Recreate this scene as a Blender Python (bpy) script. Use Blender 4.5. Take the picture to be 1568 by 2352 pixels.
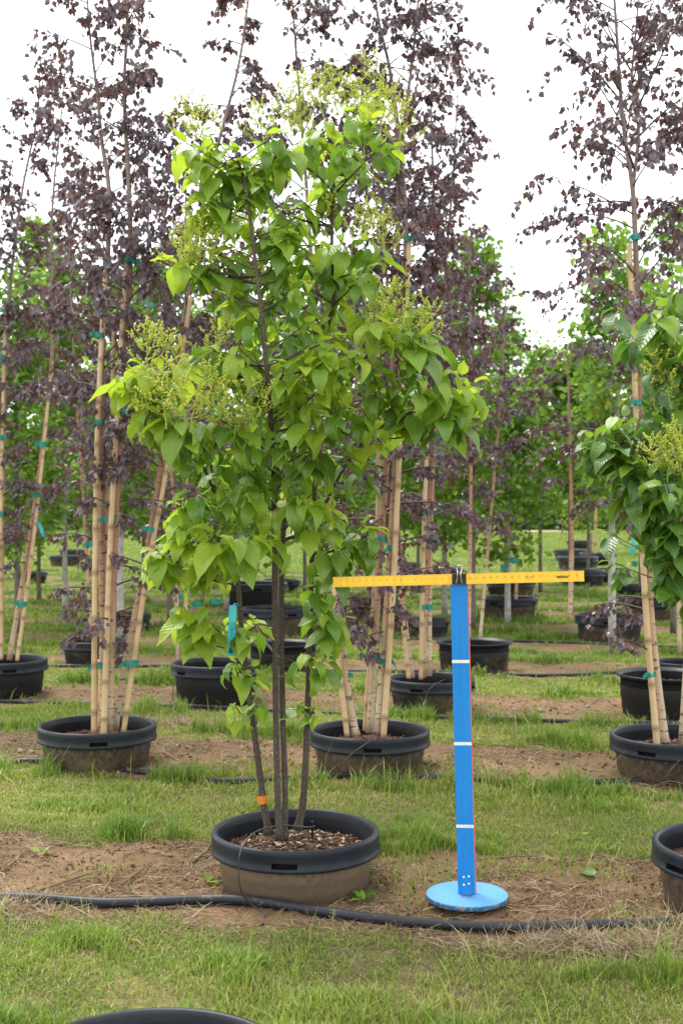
import bpy, math
import numpy as np
from mathutils import Matrix, Vector

for o in list(bpy.data.objects):
    bpy.data.objects.remove(o, do_unlink=True)
SC = bpy.context.scene
COL = SC.collection
PI = math.pi

# ------------------------------------------------------------------ camera
CAM_Z, FPX, CX, CY = 1.47, 2760.0, 784.0, 1176.0      # picture unit: 1568 x 2352
cam = bpy.data.cameras.new('camera')
cam.sensor_fit = 'VERTICAL'; cam.sensor_height = 36.0; cam.sensor_width = 24.0
cam.lens = 36.0 * FPX / 2352.0
cam.clip_end = 2000; cam.clip_start = 0.05
cam.dof.use_dof = True; cam.dof.focus_distance = 4.6; cam.dof.aperture_fstop = 4.6
co = bpy.data.objects.new('camera', cam); COL.objects.link(co)
co.location = (0, 0, CAM_Z); co.rotation_euler = (PI / 2, 0, 0)
SC.camera = co

# ------------------------------------------------------------------ sky, sun, exposure
SUN_EL, SUN_AZ = math.radians(62), math.radians(-35)   # azimuth from +Y towards +X
W = bpy.data.worlds.new('World'); SC.world = W; W.use_nodes = True
nt = W.node_tree; nt.nodes.clear()
wo = nt.nodes.new('ShaderNodeOutputWorld'); bg = nt.nodes.new('ShaderNodeBackground')
sky = nt.nodes.new('ShaderNodeTexSky'); sky.sky_type = 'NISHITA'; sky.sun_disc = False
sky.sun_elevation = SUN_EL; sky.sun_rotation = SUN_AZ
mx = nt.nodes.new('ShaderNodeMix'); mx.data_type = 'RGBA'
mx.inputs[0].default_value = 0.9
mx.inputs[7].default_value = (6.4, 6.5, 6.65, 1)        # even cloud cover
nt.links.new(sky.outputs[0], mx.inputs[6]); nt.links.new(mx.outputs[2], bg.inputs[0])
bg.inputs[1].default_value = 0.1
nt.links.new(bg.outputs[0], wo.inputs[0])
sun = bpy.data.lights.new('sun', 'SUN'); sun.energy = 1.5; sun.angle = math.radians(22)
sun.color = (1.0, 0.96, 0.9)
so = bpy.data.objects.new('sun', sun); COL.objects.link(so)
sd = Vector((math.sin(SUN_AZ) * math.cos(SUN_EL), math.cos(SUN_AZ) * math.cos(SUN_EL), math.sin(SUN_EL)))
so.rotation_euler = sd.to_track_quat('Z', 'Y').to_euler(); so.location = (0, 0, 30)
vs = SC.view_settings
vs.view_transform = 'Standard'; vs.look = 'None'; vs.gamma = 1.0; vs.use_curve_mapping = False
vs.exposure = 2.03
SC.cycles.max_bounces = 8; SC.cycles.transparent_max_bounces = 8
SC.cycles.use_denoising = True

# ------------------------------------------------------------------ helpers
def P(px, py, Y):
    return np.array([(px - CX) / FPX * Y, Y, CAM_Z - (py - CY) / FPX * Y])
def groundY(py):
    return CAM_Z * FPX / (py - CY)
def nrm(v):
    v = np.asarray(v, float)
    return v / (np.linalg.norm(v, axis=-1, keepdims=True) + 1e-12)
def hash2(ix, iy, seed):
    h = (ix.astype(np.int64) * 374761393 + iy.astype(np.int64) * 668265263 + seed * 1442695041) & 0xffffffff
    h = ((h ^ (h >> 13)) * 1274126177) & 0xffffffff
    return ((h ^ (h >> 16)) & 0xffff) / 65535.0
def vnoise(x, y, s, seed=0):
    x = np.asarray(x, float) / s; y = np.asarray(y, float) / s
    ix = np.floor(x); iy = np.floor(y); fx = x - ix; fy = y - iy
    fx = fx * fx * (3 - 2 * fx); fy = fy * fy * (3 - 2 * fy)
    a = hash2(ix, iy, seed); b = hash2(ix + 1, iy, seed); c = hash2(ix, iy + 1, seed); d = hash2(ix + 1, iy + 1, seed)
    return (a * (1 - fx) + b * fx) * (1 - fy) + (c * (1 - fx) + d * fx) * fy
def smooth(a, b, x):
    t = np.clip((x - a) / (b - a), 0, 1); return t * t * (3 - 2 * t)

BANDS = [0.35, 2.5, 4.65, 7.12, 9.28, 11.4, 13.5, 15.6, 17.7, 19.8, 22, 24, 26, 28]
def dirt_mask(x, y):
    """1 on the bare soil strips under the pots, 0 on the mown grass between them"""
    s = y + 0.15 * x
    d = np.min(np.abs(s[..., None] - np.array(BANDS)), axis=-1)
    w = 0.56 + (vnoise(x, y, 0.55, 3) - .5) * .34 + (vnoise(x, y, 0.16, 4) - .5) * .22 + (vnoise(x, y, 1.7, 5) - .5) * .16
    w = w - 0.28 * smooth(-0.2, -0.9, x) * smooth(4.7, 4.3, s) * smooth(3.5, 4.0, s)
    w = w - 0.05 * smooth(8, 14, y)
    return 1 - smooth(-0.09, 0.09, d - w)
def gz(x, y):
    x = np.asarray(x, float); y = np.asarray(y, float)
    m = dirt_mask(x, y)
    z = (vnoise(x, y, .9, 7) - .5) * .03 + (vnoise(x, y, .25, 8) - .5) * .012
    near = smooth(9, 5, y)
    z = z + m * near * ((vnoise(x, y, .09, 9) - .5) * .016 + (vnoise(x, y, .04, 10) - .5) * .010)
    return z - .004 * m
def gz1(x, y):
    return float(gz(np.array([x]), np.array([y]))[0])

class MB:
    def __init__(self):
        self.v = []; self.f = []; self.n = 0; self.var = []; self.uv = []
    def add(self, verts, faces, var=0.5, uv=None):
        verts = np.asarray(verts, float).reshape(-1, 3)
        for fa in (faces if isinstance(faces, list) else [faces]):
            fa = np.asarray(fa, np.int64)
            if fa.size: self.f.append(fa + self.n)
        self.v.append(verts); self.n += len(verts)
        self.var.append(np.broadcast_to(np.asarray(var, float), (len(verts),)))
        self.uv.append(np.zeros((len(verts), 3)) if uv is None else uv)
        return self
    def box(self, c, size, rot=None, var=0.5):
        s = np.array(size) / 2
        v = np.array([[x, y, z] for x in (-1, 1) for y in (-1, 1) for z in (-1, 1)]) * s
        if rot is not None: v = v @ np.asarray(rot).T
        q = [[0, 1, 3, 2], [4, 6, 7, 5], [0, 4, 5, 1], [2, 3, 7, 6], [0, 2, 6, 4], [1, 5, 7, 3]]
        return self.add(v + np.array(c), np.array(q), var)
    def tube(self, pts, rad, n=6, cap=True, var=0.5):
        pts = np.asarray(pts, float); k = len(pts)
        rad = np.broadcast_to(np.asarray(rad, float), (k,))
        t = np.gradient(pts, axis=0); t = nrm(t)
        u = np.cross(t[0], [0.31, 0.95, 0.05]); u = nrm(u)
        rings = []
        a = np.arange(n) * 2 * PI / n
        for i in range(k):
            u = u - t[i] * np.dot(u, t[i]); u = nrm(u); w = np.cross(t[i], u)
            rings.append(pts[i] + rad[i] * (np.cos(a)[:, None] * u + np.sin(a)[:, None] * w))
        v = np.concatenate(rings)
        i = np.arange(k - 1)[:, None] * n; j = np.arange(n)[None, :]; j2 = (j + 1) % n
        q = np.stack([i + j, i + j2, i + n + j2, i + n + j], -1).reshape(-1, 4)
        fs = [q]
        if cap:
            fs += [np.arange(n)[::-1][None, :], (np.arange(n) + (k - 1) * n)[None, :]]
        return self.add(v, fs, var)
    def lathe(self, prof, n=48, skip=None, c=(0, 0, 0), close=False):
        prof = np.asarray(prof, float); k = len(prof)
        a = np.arange(n) * 2 * PI / n
        v = np.stack([prof[:, None, 0] * np.cos(a), prof[:, None, 0] * np.sin(a), np.broadcast_to(prof[:, None, 1], (k, n))], -1).reshape(-1, 3)
        i = np.arange(k - 1)[:, None]; j = np.arange(n)[None, :]
        q = np.stack([i * n + j, i * n + (j + 1) % n, (i + 1) * n + (j + 1) % n, (i + 1) * n + j], -1)
        keep = np.ones((k - 1, n), bool)
        if skip is not None:
            for r, js in skip: keep[r, js] = False
        return self.add(v + np.array(c), q[keep])
    def scatter(self, proto, org, basis, scale, var):
        """copies of proto (verts, [faces]) with basis (N,3,3 columns x,y,z)"""
        pv, pf = proto[0], proto[1]
        puv = proto[2] if len(proto) > 2 else None
        N = len(org)
        if N == 0: return self
        sc = np.asarray(scale, float)
        if sc.ndim == 1: sc = sc[:, None] * np.ones(3)
        v = np.einsum('nij,nvj->nvi', basis, pv[None] * sc[:, None, :]) + org[:, None, :]
        off = (np.arange(N) * len(pv))[:, None, None]
        fs = [(np.asarray(f)[None] + off).reshape(-1, np.asarray(f).shape[1]) for f in pf]
        return self.add(v.reshape(-1, 3), fs, np.repeat(np.broadcast_to(var, (N,)), len(pv)), None if puv is None else np.tile(puv, (N, 1)))
    def mesh(self, name, mat, org=(0, 0, 0), sm=True):
        me = bpy.data.meshes.new(name)
        v = np.concatenate(self.v) - np.asarray(org, float)
        me.vertices.add(len(v)); me.vertices.foreach_set('co', v.astype(np.float32).ravel())
        lt = np.concatenate([np.full(len(f), f.shape[1]) for f in self.f])
        lv = np.concatenate([f.ravel() for f in self.f])
        me.loops.add(len(lv)); me.loops.foreach_set('vertex_index', lv.astype(np.int32))
        st = np.concatenate([[0], np.cumsum(lt)[:-1]])
        me.polygons.add(len(lt)); me.polygons.foreach_set('loop_start', st.astype(np.int32))
        me.polygons.foreach_set('loop_total', lt.astype(np.int32))
        at = me.attributes.new('var', 'FLOAT', 'POINT'); at.data.foreach_set('value', np.concatenate(self.var).astype(np.float32))
        uvs = np.concatenate(self.uv)
        if uvs.any():
            au = me.attributes.new('blade', 'FLOAT_VECTOR', 'POINT'); au.data.foreach_set('vector', uvs.astype(np.float32).ravel())
        me.update(calc_edges=True)
        me.polygons.foreach_set('use_smooth', np.full(len(lt), sm))
        if mat: me.materials.append(mat)
        return me
    def build(self, name, mat, parent=None, sm=True, loc=None):
        org = np.zeros(3)
        if parent is not None:
            p = parent
            while p is not None:
                org = org + np.array(p.location); p = p.parent
        elif loc is not None: org = np.asarray(loc, float)
        o = bpy.data.objects.new(name, self.mesh(name, mat, org, sm)); COL.objects.link(o)
        if parent is not None: o.parent = parent
        elif loc is not None: o.location = loc
        return o
def empty(name, loc):
    o = bpy.data.objects.new(name, None); COL.objects.link(o); o.location = [float(a) for a in loc]
    o.empty_display_size = .1
    return o
def tag(o, label=None, cat=None, group=None, kind=None):
    if label: o['label'] = label
    if cat: o['category'] = cat
    if group: o['group'] = group
    if kind: o['kind'] = kind
    return o
def basis(d, n):
    y = nrm(d); x = nrm(np.cross(y, n)); z = np.cross(x, y)
    return np.stack([x, y, z], -1)
def spline(ctrl, m=6):
    c = np.asarray(ctrl, float)
    if len(c) < 3:
        t = np.linspace(0, 1, m + 1)[:, None]; return c[0] * (1 - t) + c[-1] * t
    e = np.vstack([2 * c[0] - c[1], c, 2 * c[-1] - c[-2]]); out = []
    for i in range(1, len(e) - 2):
        for t in np.arange(m) / m:
            a, b, g, d = e[i - 1], e[i], e[i + 1], e[i + 2]
            out.append(.5 * (2 * b + (g - a) * t + (2 * a - 5 * b + 4 * g - d) * t * t + (3 * b - 3 * g + d - a) * t ** 3))
    out.append(c[-1]); return np.array(out)
def rotz(a):
    c, s = math.cos(a), math.sin(a); return np.array([[c, -s, 0], [s, c, 0], [0, 0, 1]])

# ------------------------------------------------------------------ materials
def mat_new(name):
    m = bpy.data.materials.new(name); m.use_nodes = True; t = m.node_tree; t.nodes.clear()
    out = t.nodes.new('ShaderNodeOutputMaterial'); b = t.nodes.new('ShaderNodeBsdfPrincipled')
    t.links.new(b.outputs[0], out.inputs[0])
    return m, t, b, out
def N(t, ty, **kw):
    n = t.nodes.new('ShaderNode' + ty)
    for k, v in kw.items(): setattr(n, k, v)
    return n
def ramp(t, fac, stops, interp='LINEAR'):
    r = N(t, 'ValToRGB'); r.color_ramp.interpolation = interp
    e = r.color_ramp.elements
    while len(e) < len(stops): e.new(0.5)
    for i, (p, c) in enumerate(stops):
        e[i].position = p; e[i].color = (*c, 1) if len(c) == 3 else c
    t.links.new(fac, r.inputs[0]); return r.outputs[0]
def mixc(t, fac, a, b, blend='MIX'):
    m = N(t, 'Mix', data_type='RGBA', blend_type=blend)
    for sk, v in ((m.inputs[0], fac), (m.inputs[6], a), (m.inputs[7], b)):
        if hasattr(v, 'is_output'): t.links.new(v, sk)
        elif isinstance(v, (int, float)): sk.default_value = v
        else: sk.default_value = (*v, 1)
    return m.outputs[2]
def math_(t, op, a, b=None, clamp=False):
    m = N(t, 'Math', operation=op, use_clamp=clamp)
    for sk, v in ((m.inputs[0], a), (m.inputs[1], b)):
        if v is None: continue
        if hasattr(v, 'is_output'): t.links.new(v, sk)
        else: sk.default_value = v
    return m.outputs[0]
def noise(t, scale, detail=4, vec=None, rough=.55, dist=0):
    n = N(t, 'TexNoise'); n.inputs['Scale'].default_value = scale; n.inputs['Detail'].default_value = detail
    n.inputs['Roughness'].default_value = rough; n.inputs['Distortion'].default_value = dist
    if vec is None: vec = N(t, 'TexCoord').outputs['Object']
    t.links.new(vec, n.inputs['Vector']); return n.outputs[0]
def bump(t, b, h, strength=.3, dist=.01):
    n = N(t, 'Bump'); n.inputs['Strength'].default_value = strength; n.inputs['Distance'].default_value = dist
    t.links.new(h, n.inputs['Height']); t.links.new(n.outputs[0], b.inputs['Normal'])
def geo_pos(t): return N(t, 'NewGeometry').outputs['Position']

def leaf_mat(name, stops, src='attr', trans=.35, tcol=(.3, .5, .05), rough=.42, spec=.5, veins=False):
    m, t, b, out = mat_new(name)
    if src == 'attr':
        a = N(t, 'Attribute'); a.attribute_name = 'var'; fac = a.outputs['Fac']
    else: fac = N(t, 'ObjectInfo').outputs['Random']
    c = ramp(t, fac, stops)
    n = noise(t, 9.0 if src == 'attr' else 14.0, 3, vec=geo_pos(t))
    c = mixc(t, .35, c, ramp(t, n, [(.25, (.55, .6, .5)), (.75, (1.35, 1.3, 1.2))]), 'MULTIPLY')
    t.links.new(c, b.inputs['Base Color']); b.inputs['Roughness'].default_value = rough
    b.inputs['Specular IOR Level'].default_value = spec
    if veins:
        at = N(t, 'Attribute'); at.attribute_name = 'blade'
        sp = N(t, 'SeparateXYZ'); t.links.new(at.outputs['Vector'], sp.inputs[0])
        au = math_(t, 'ABSOLUTE', sp.outputs['X'])
        ph = math_(t, 'SUBTRACT', math_(t, 'MULTIPLY', sp.outputs['Y'], 44.0), math_(t, 'MULTIPLY', au, 16.0))
        wv = math_(t, 'SINE', ph)
        line = ramp(t, wv, [(.80, (0, 0, 0)), (.98, (1, 1, 1))])
        mid = ramp(t, au, [(.0, (1, 1, 1)), (.07, (0, 0, 0))])
        edge = ramp(t, sp.outputs['Z'], [(.90, (0, 0, 0)), (1.0, (1, 1, 1))])
        lines = math_(t, 'ADD', math_(t, 'MULTIPLY', line, .18), math_(t, 'ADD', math_(t, 'MULTIPLY', mid, .6), math_(t, 'MULTIPLY', edge, .45)), True)
        c = mixc(t, lines, c, mixc(t, .5, c, (.34, .46, .10)))
        t.links.new(c, b.inputs['Base Color'])
        hgt = math_(t, 'SUBTRACT', math_(t, 'ADD', math_(t, 'MULTIPLY', noise(t, 60, 2, vec=geo_pos(t)), .6), math_(t, 'MULTIPLY', wv, -.35)), math_(t, 'MULTIPLY', mid, .8))
        bump(t, b, hgt, .32, .004)
    tr = N(t, 'BsdfTranslucent'); t.links.new(mixc(t, .6, c, tcol), tr.inputs[0])
    ms = N(t, 'MixShader'); ms.inputs[0].default_value = trans
    t.links.new(b.outputs[0], ms.inputs[1]); t.links.new(tr.outputs[0], ms.inputs[2]); t.links.new(ms.outputs[0], out.inputs[0])
    return m
LILAC = [(0, (0.0582, 0.1322, 0.0123)), (0.45, (0.0952, 0.196, 0.0157)), (0.8, (0.1512, 0.2632, 0.0202)), (1, (0.224, 0.3248, 0.0246))]
YOUNG = [(0, (0.1265, 0.242, 0.0154)), (0.5, (0.187, 0.308, 0.0198)), (1, (0.297, 0.396, 0.0275))]
RLIL = [(0, (.028, .085, .012)), (.6, (.045, .125, .016)), (1, (.085, .19, .02))]
BIRCH = [(0, (.050, .039, .052)), (.5, (.100, .077, .094)), (.74, (.112, .078, .085)), (.9, (.15, .055, .048)), (1, (.14, .115, .075))]
GREEN = [(0, (0.046, 0.1207, 0.0115)), (0.5, (0.0978, 0.207, 0.0149)), (0.85, (0.1725, 0.299, 0.023)), (1, (0.345, 0.391, 0.0345))]
M = {}
for k, s in (('attr', 'attr'), ('obj', 'obj')):
    M['lilac_' + k] = leaf_mat('lilac_leaf_' + k, LILAC, s, .38, (.28, .50, .04), .38, .55, True)
    M['young_' + k] = leaf_mat('young_lilac_leaf_' + k, YOUNG, s, .46, (.50, .66, .05), .42, .5, True)
    M['rlil_' + k] = leaf_mat('glossy_lilac_leaf_' + k, RLIL, s, .3, (.22, .45, .04), .40, .5, True)
M['birch'] = leaf_mat('purple_birch_leaf', BIRCH, 'attr', .25, (.20, .06, .04), .40, .7)
M['green'] = leaf_mat('green_tree_leaf', GREEN, 'attr', .35, (.30, .5, .05), .5, .4)
M['wood'] = leaf_mat('woodland_leaf', [(0, (.03, .085, .015)), (1, (.07, .15, .03))], 'attr', .25, (.2, .35, .06), .6, .3)
M['bud'] = leaf_mat('flower_bud', [(0, (.44, .52, .07)), (.6, (.60, .66, .12)), (1, (.70, .70, .22))], 'attr', .3, (.7, .75, .15), .6, .3)
M['grass'] = leaf_mat('grass_blade', [(0, (.045, .11, .012)), (.28, (.105, .19, .017)), (.52, (.19, .255, .028)), (.76, (.30, .305, .06)), (1, (.42, .35, .17))], 'attr', .35, (.3, .45, .06), .5, .35)
M['straw'] = leaf_mat('straw', [(0, (.06, .04, .025)), (.5, (.15, .10, .06)), (.85, (.28, .21, .13)), (1, (.42, .35, .25))], 'attr', .1, (.4, .3, .2), .8, .2)
M['chip'] = leaf_mat('bark_chip', [(0, (.03, .018, .012)), (.4, (.075, .042, .026)), (.7, (.15, .095, .06)), (.9, (.30, .22, .15)), (1, (.42, .36, .28))], 'attr', .0, (.1, .1, .1), .85, .2)
M['crumb'] = leaf_mat('soil_crumb', [(0, (.085, .052, .028)), (.6, (.165, .105, .060)), (.92, (.22, .155, .10)), (1, (.34, .29, .23))], 'attr', .0, (.1, .1, .1), .95, .1)
M['redchip'] = leaf_mat('red_bark_chip', [(0, (.025, .012, .009)), (.5, (.075, .030, .020)), (.85, (.14, .065, .042)), (1, (.25, .18, .13))], 'attr', .0, (.1, .1, .1), .85, .2)

def simple(name, col, rough=.5, spec=.5, var=None, scale=30, metal=0, b_=0):
    m, t, b, out = mat_new(name)
    if var is None: b.inputs['Base Color'].default_value = (*col, 1)
    else:
        n = noise(t, scale, 5, vec=geo_pos(t))
        t.links.new(mixc(t, ramp(t, n, [(.35, (0, 0, 0)), (.7, (1, 1, 1))]), col, var), b.inputs['Base Color'])
        if b_: bump(t, b, n, b_, .003)
    b.inputs['Roughness'].default_value = rough; b.inputs['Specular IOR Level'].default_value = spec
    b.inputs['Metallic'].default_value = metal
    return m
M['soil'] = simple('potting_soil', (.035, .02, .014), .95, .1, (.085, .05, .033), 60, 0, .6)
M['dsoil'] = simple('dark_soil', (.02, .014, .011), .95, .1, (.05, .033, .025), 60, 0, .6)
M['black'] = simple('black_plastic', (.008, .009, .010), .45, .4, (.016, .017, .018), 12)
M['liner'] = simple('shade_black_plastic', (.005, .005, .006), .85, .12, (.010, .010, .011), 12)  # black inner pot plastic, painted darker for the shade behind the handle slots
M['tubing'] = simple('black_drip_tube', (.012, .013, .015), .4, .5, (.03, .028, .026), 25)
M['white'] = simple('white_paint', (.72, .72, .68), .6, .3, (.55, .55, .5), 80)
M['steel'] = simple('galvanised_steel', (.55, .56, .57), .35, .5, (.4, .41, .42), 60, 1)
M['bolt'] = simple('bolt_head', (.85, .85, .85), .25, .6, None, 1, .6)
M['clipblack'] = simple('black_enamel', (.008, .008, .009), .35, .5)
M['teal'] = simple('green_tie_tape', (.003, .18, .135), .4, .4, (.005, .235, .185), 40)
M['tagblue'] = simple('aqua_tag', (.03, .42, .52), .4, .4, (.05, .5, .58), 30)
M['ink'] = simple('print_ink', (.03, .028, .02), .7, .2)
M['fadeink'] = simple('faded_print_ink', (.38, .24, .018), .7, .2)
M['orange'] = simple('orange_band', (.62, .20, .02), .6, .3, (.5, .15, .02), 60)
M['redpaint'] = simple('red_paint', (.62, .09, .04), .6, .3, (.45, .12, .05), 40)
M['pink'] = simple('pink_mark', (.65, .12, .25), .6, .3)
M['stone'] = simple('pale_stone', (.26, .22, .18), .9, .2, (.13, .105, .08), 40)
M['sand'] = simple('sand_path', (.45, .36, .25), .9, .2, (.35, .28, .2), 3)

def paint(name, base, worn, amount):
    m, t, b, out = mat_new(name)
    g = geo_pos(t)
    n1 = noise(t, 3.5, 6, vec=g, rough=.7); n2 = noise(t, 70, 3, vec=g)
    mg = N(t, 'Mapping'); mg.inputs['Scale'].default_value = (90, 90, 3); t.links.new(g, mg.inputs[0]); n3 = noise(t, 1.0, 5, vec=mg.outputs[0])
    c = mixc(t, ramp(t, n1, [(.3, (0, 0, 0)), (.75, (1, 1, 1))]), base, tuple(min(1, v * 1.22 + .004) for v in base))
    c = mixc(t, ramp(t, n2, [(.70 - amount, (0, 0, 0)), (.76 - amount, (1, 1, 1))]), c, worn)
    c = mixc(t, .30, c, ramp(t, n3, [(.3, (.62, .66, .72)), (.7, (1.25, 1.2, 1.15))]), 'MULTIPLY')
    t.links.new(c, b.inputs['Base Color']); b.inputs['Roughness'].default_value = .55; b.inputs['Specular IOR Level'].default_value = .18
    bump(t, b, n2, .08, .002)
    return m
M['blue'] = paint('blue_paint', (.012, .175, .47), (.010, .13, .36), .0)
M['blue_disc'] = paint('sky_sheen_blue_paint', (.085, .25, .52), (.13, .28, .5), .02)  # post blue made lighter: sky sheen on the disc top put into the colour
M['blue_edge'] = paint('worn_blue_edge', (.02, .13, .28), (.33, .22, .13), .18)
M['yellow'] = paint('yellow_lacquer', (.70, .44, .045), (.62, .38, .04), .0)

def pot_body_mat(name, amount):
    m, t, b, out = mat_new(name)
    tc = N(t, 'TexCoord').outputs['Object']
    sp = N(t, 'SeparateXYZ'); t.links.new(tc, sp.inputs[0])
    oi = N(t, 'ObjectInfo').outputs['Random']
    n1 = noise(t, 5, 5, rough=.65); n2 = noise(t, 45, 5, rough=.7)
    h = math_(t, 'MULTIPLY', sp.outputs['Z'], -2.6)
    side = math_(t, 'MULTIPLY', sp.outputs['X'], .55)
    f = math_(t, 'ADD', math_(t, 'ADD', h, side), math_(t, 'MULTIPLY', n1, 1.9))
    f = math_(t, 'ADD', f, math_(t, 'MULTIPLY', math_(t, 'SUBTRACT', n2, .5), 1.6))
    f = math_(t, 'ADD', f, amount)
    mud = mixc(t, n2, (.135, .097, .062), (.215, .160, .105))
    c = mixc(t, ramp(t, f, [(.10, (0, 0, 0)), (.95, (1, 1, 1))]), (.020, .020, .020), mud)
    t.links.new(c, b.inputs['Base Color']); b.inputs['Roughness'].default_value = .75; b.inputs['Specular IOR Level'].default_value = .25
    bump(t, b, n2, .15, .004)
    return m
M['body_tan'] = pot_body_mat('muddy_pot_wall', .12)
M['body_mid'] = pot_body_mat('dusty_pot_wall', -.40)
M['body_dark'] = pot_body_mat('black_pot_wall', -1.15)
def rim_mat():
    m, t, b, out = mat_new('pot_rim_plastic')
    n = noise(t, 7, 6, rough=.7); n2 = noise(t, 90, 3)
    c = mixc(t, ramp(t, n, [(.4, (0, 0, 0)), (.8, (1, 1, 1))]), (.010, .013, .017), (.024, .028, .033))
    c = mixc(t, ramp(t, n2, [(.66, (0, 0, 0)), (.8, (.5, .5, .5))]), c, (.06, .052, .042))
    t.links.new(c, b.inputs['Base Color']); b.inputs['Roughness'].default_value = .42; b.inputs['Specular IOR Level'].default_value = .20
    bump(t, b, n2, .06, .002)
    return m
M['rim'] = rim_mat()
def hose_mat():
    m, t, b, out = mat_new('muddy_black_hose')
    g = geo_pos(t); n1 = noise(t, 6, 6, vec=g, rough=.75); n2 = noise(t, 50, 4, vec=g)
    f = math_(t, 'ADD', math_(t, 'MULTIPLY', n1, .8), math_(t, 'MULTIPLY', n2, .45))
    c = mixc(t, ramp(t, f, [(.70, (0, 0, 0)), (.80, (1, 1, 1))]), (.013, .015, .019), (.14, .10, .07))
    t.links.new(c, b.inputs['Base Color']); b.inputs['Specular IOR Level'].default_value = .3; b.inputs['Roughness'].default_value = .5
    return m
M['hose'] = hose_mat()
def bark_lilac():
    m, t, b, out = mat_new('lilac_bark')
    g = geo_pos(t)
    mp = N(t, 'Mapping'); mp.inputs['Scale'].default_value = (1, 1, .35); t.links.new(g, mp.inputs[0])
    n1 = noise(t, 40, 5, vec=mp.outputs[0]); 
    v = N(t, 'TexVoronoi'); v.inputs['Scale'].default_value = 150; mq = N(t, 'Mapping'); mq.inputs['Scale'].default_value = (.6, .6, 1); t.links.new(g, mq.inputs[0]); t.links.new(mq.outputs[0], v.inputs['Vector'])
    c = mixc(t, n1, (.026, .018, .012), (.075, .055, .038))
    c = mixc(t, ramp(t, v.outputs['Distance'], [(.10, (.8, .8, .8)), (.34, (0, 0, 0))]), c, (.22, .18, .13))
    t.links.new(c, b.inputs['Base Color']); b.inputs['Roughness'].default_value = .85
    bump(t, b, n1, .5, .004); return m
M['lbark'] = bark_lilac()
def bark_birch():
    m, t, b, out = mat_new('birch_bark')
    g = geo_pos(t); sp = N(t, 'SeparateXYZ'); t.links.new(g, sp.inputs[0])
    n1 = noise(t, 5, 4, vec=g)
    mp = N(t, 'Mapping'); mp.inputs['Scale'].default_value = (.25, .25, 1); t.links.new(g, mp.inputs[0])
    n2 = noise(t, 60, 3, vec=mp.outputs[0])
    f = math_(t, 'ADD', sp.outputs['Z'], math_(t, 'MULTIPLY', n1, .9))
    c = ramp(t, math_(t, 'MULTIPLY', f, .25), [(.12, (.50, .41, .29)), (.30, (.44, .30, .18)), (.42, (.36, .185, .115)), (.66, (.30, .16, .11)), (.95, (.19, .14, .12))])
    c = mixc(t, ramp(t, n2, [(.56, (0, 0, 0)), (.64, (1, 1, 1))]), c, (.10, .07, .05))
    t.links.new(c, b.inputs['Base Color']); b.inputs['Roughness'].default_value = .6
    bump(t, b, n2, .3, .004); return m
M['bbark'] = bark_birch()
M['twig'] = simple('birch_twig', (.06, .042, .040), .7, .3, (.10, .075, .07), 30)
M['whitebark'] = simple('white_bark', (.42, .40, .37), .8, .2, (.22, .20, .18), 18)
M['greybark'] = simple('grey_bark', (.16, .135, .11), .85, .2, (.09, .075, .06), 18)
def bamboo_mat():
    m, t, b, out = mat_new('bamboo_cane')
    g = geo_pos(t); n1 = noise(t, 6, 5, vec=g)
    a = N(t, 'Attribute'); a.attribute_name = 'var'
    c = mixc(t, n1, (.42, .27, .12), (.66, .50, .29))
    c = mixc(t, math_(t, 'MULTIPLY', a.outputs['Fac'], .8), c, (.15, .09, .045))
    t.links.new(c, b.inputs['Base Color']); b.inputs['Roughness'].default_value = .45
    return m
M['bamboo'] = bamboo_mat()
def ground_mat():
    m, t, b, out = mat_new('nursery_ground')
    a = N(t, 'Attribute'); a.attribute_name = 'var'
    g = geo_pos(t)
    n1 = noise(t, 2.2, 6, vec=g, rough=.65); n2 = noise(t, 28, 6, vec=g, rough=.7); n3 = noise(t, 120, 3, vec=g)
    dirt = mixc(t, ramp(t, n1, [(.3, (0, 0, 0)), (.7, (1, 1, 1))]), (.100, .062, .033), (.185, .118, .066))
    dirt = mixc(t, .75, dirt, ramp(t, n2, [(.25, (.45, .42, .4)), (.55, (1, 1, 1)), (.8, (1.35, 1.3, 1.25))]), 'MULTIPLY')
    dirt = mixc(t, ramp(t, n3, [(.68, (0, 0, 0)), (.76, (1, 1, 1))]), dirt, (.32, .26, .20))
    turf = mixc(t, ramp(t, n1, [(.35, (0, 0, 0)), (.65, (1, 1, 1))]), (.080, .090, .022), (.175, .145, .065))
    turf = mixc(t, .85, turf, ramp(t, n2, [(.3, (.5, .5, .5)), (.7, (1.3, 1.25, 1.1))]), 'MULTIPLY')
    f = math_(t, 'ADD', a.outputs['Fac'], math_(t, 'MULTIPLY', math_(t, 'SUBTRACT', n2, .5), .8), True)
    t.links.new(mixc(t, ramp(t, f, [(.35, (0, 0, 0)), (.65, (1, 1, 1))]), turf, dirt), b.inputs['Base Color'])
    b.inputs['Roughness'].default_value = .95; b.inputs['Specular IOR Level'].default_value = .15
    bump(t, b, math_(t, 'ADD', n2, math_(t, 'MULTIPLY', n3, .5)), .6, .012)
    return m
M['ground'] = ground_mat()

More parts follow.
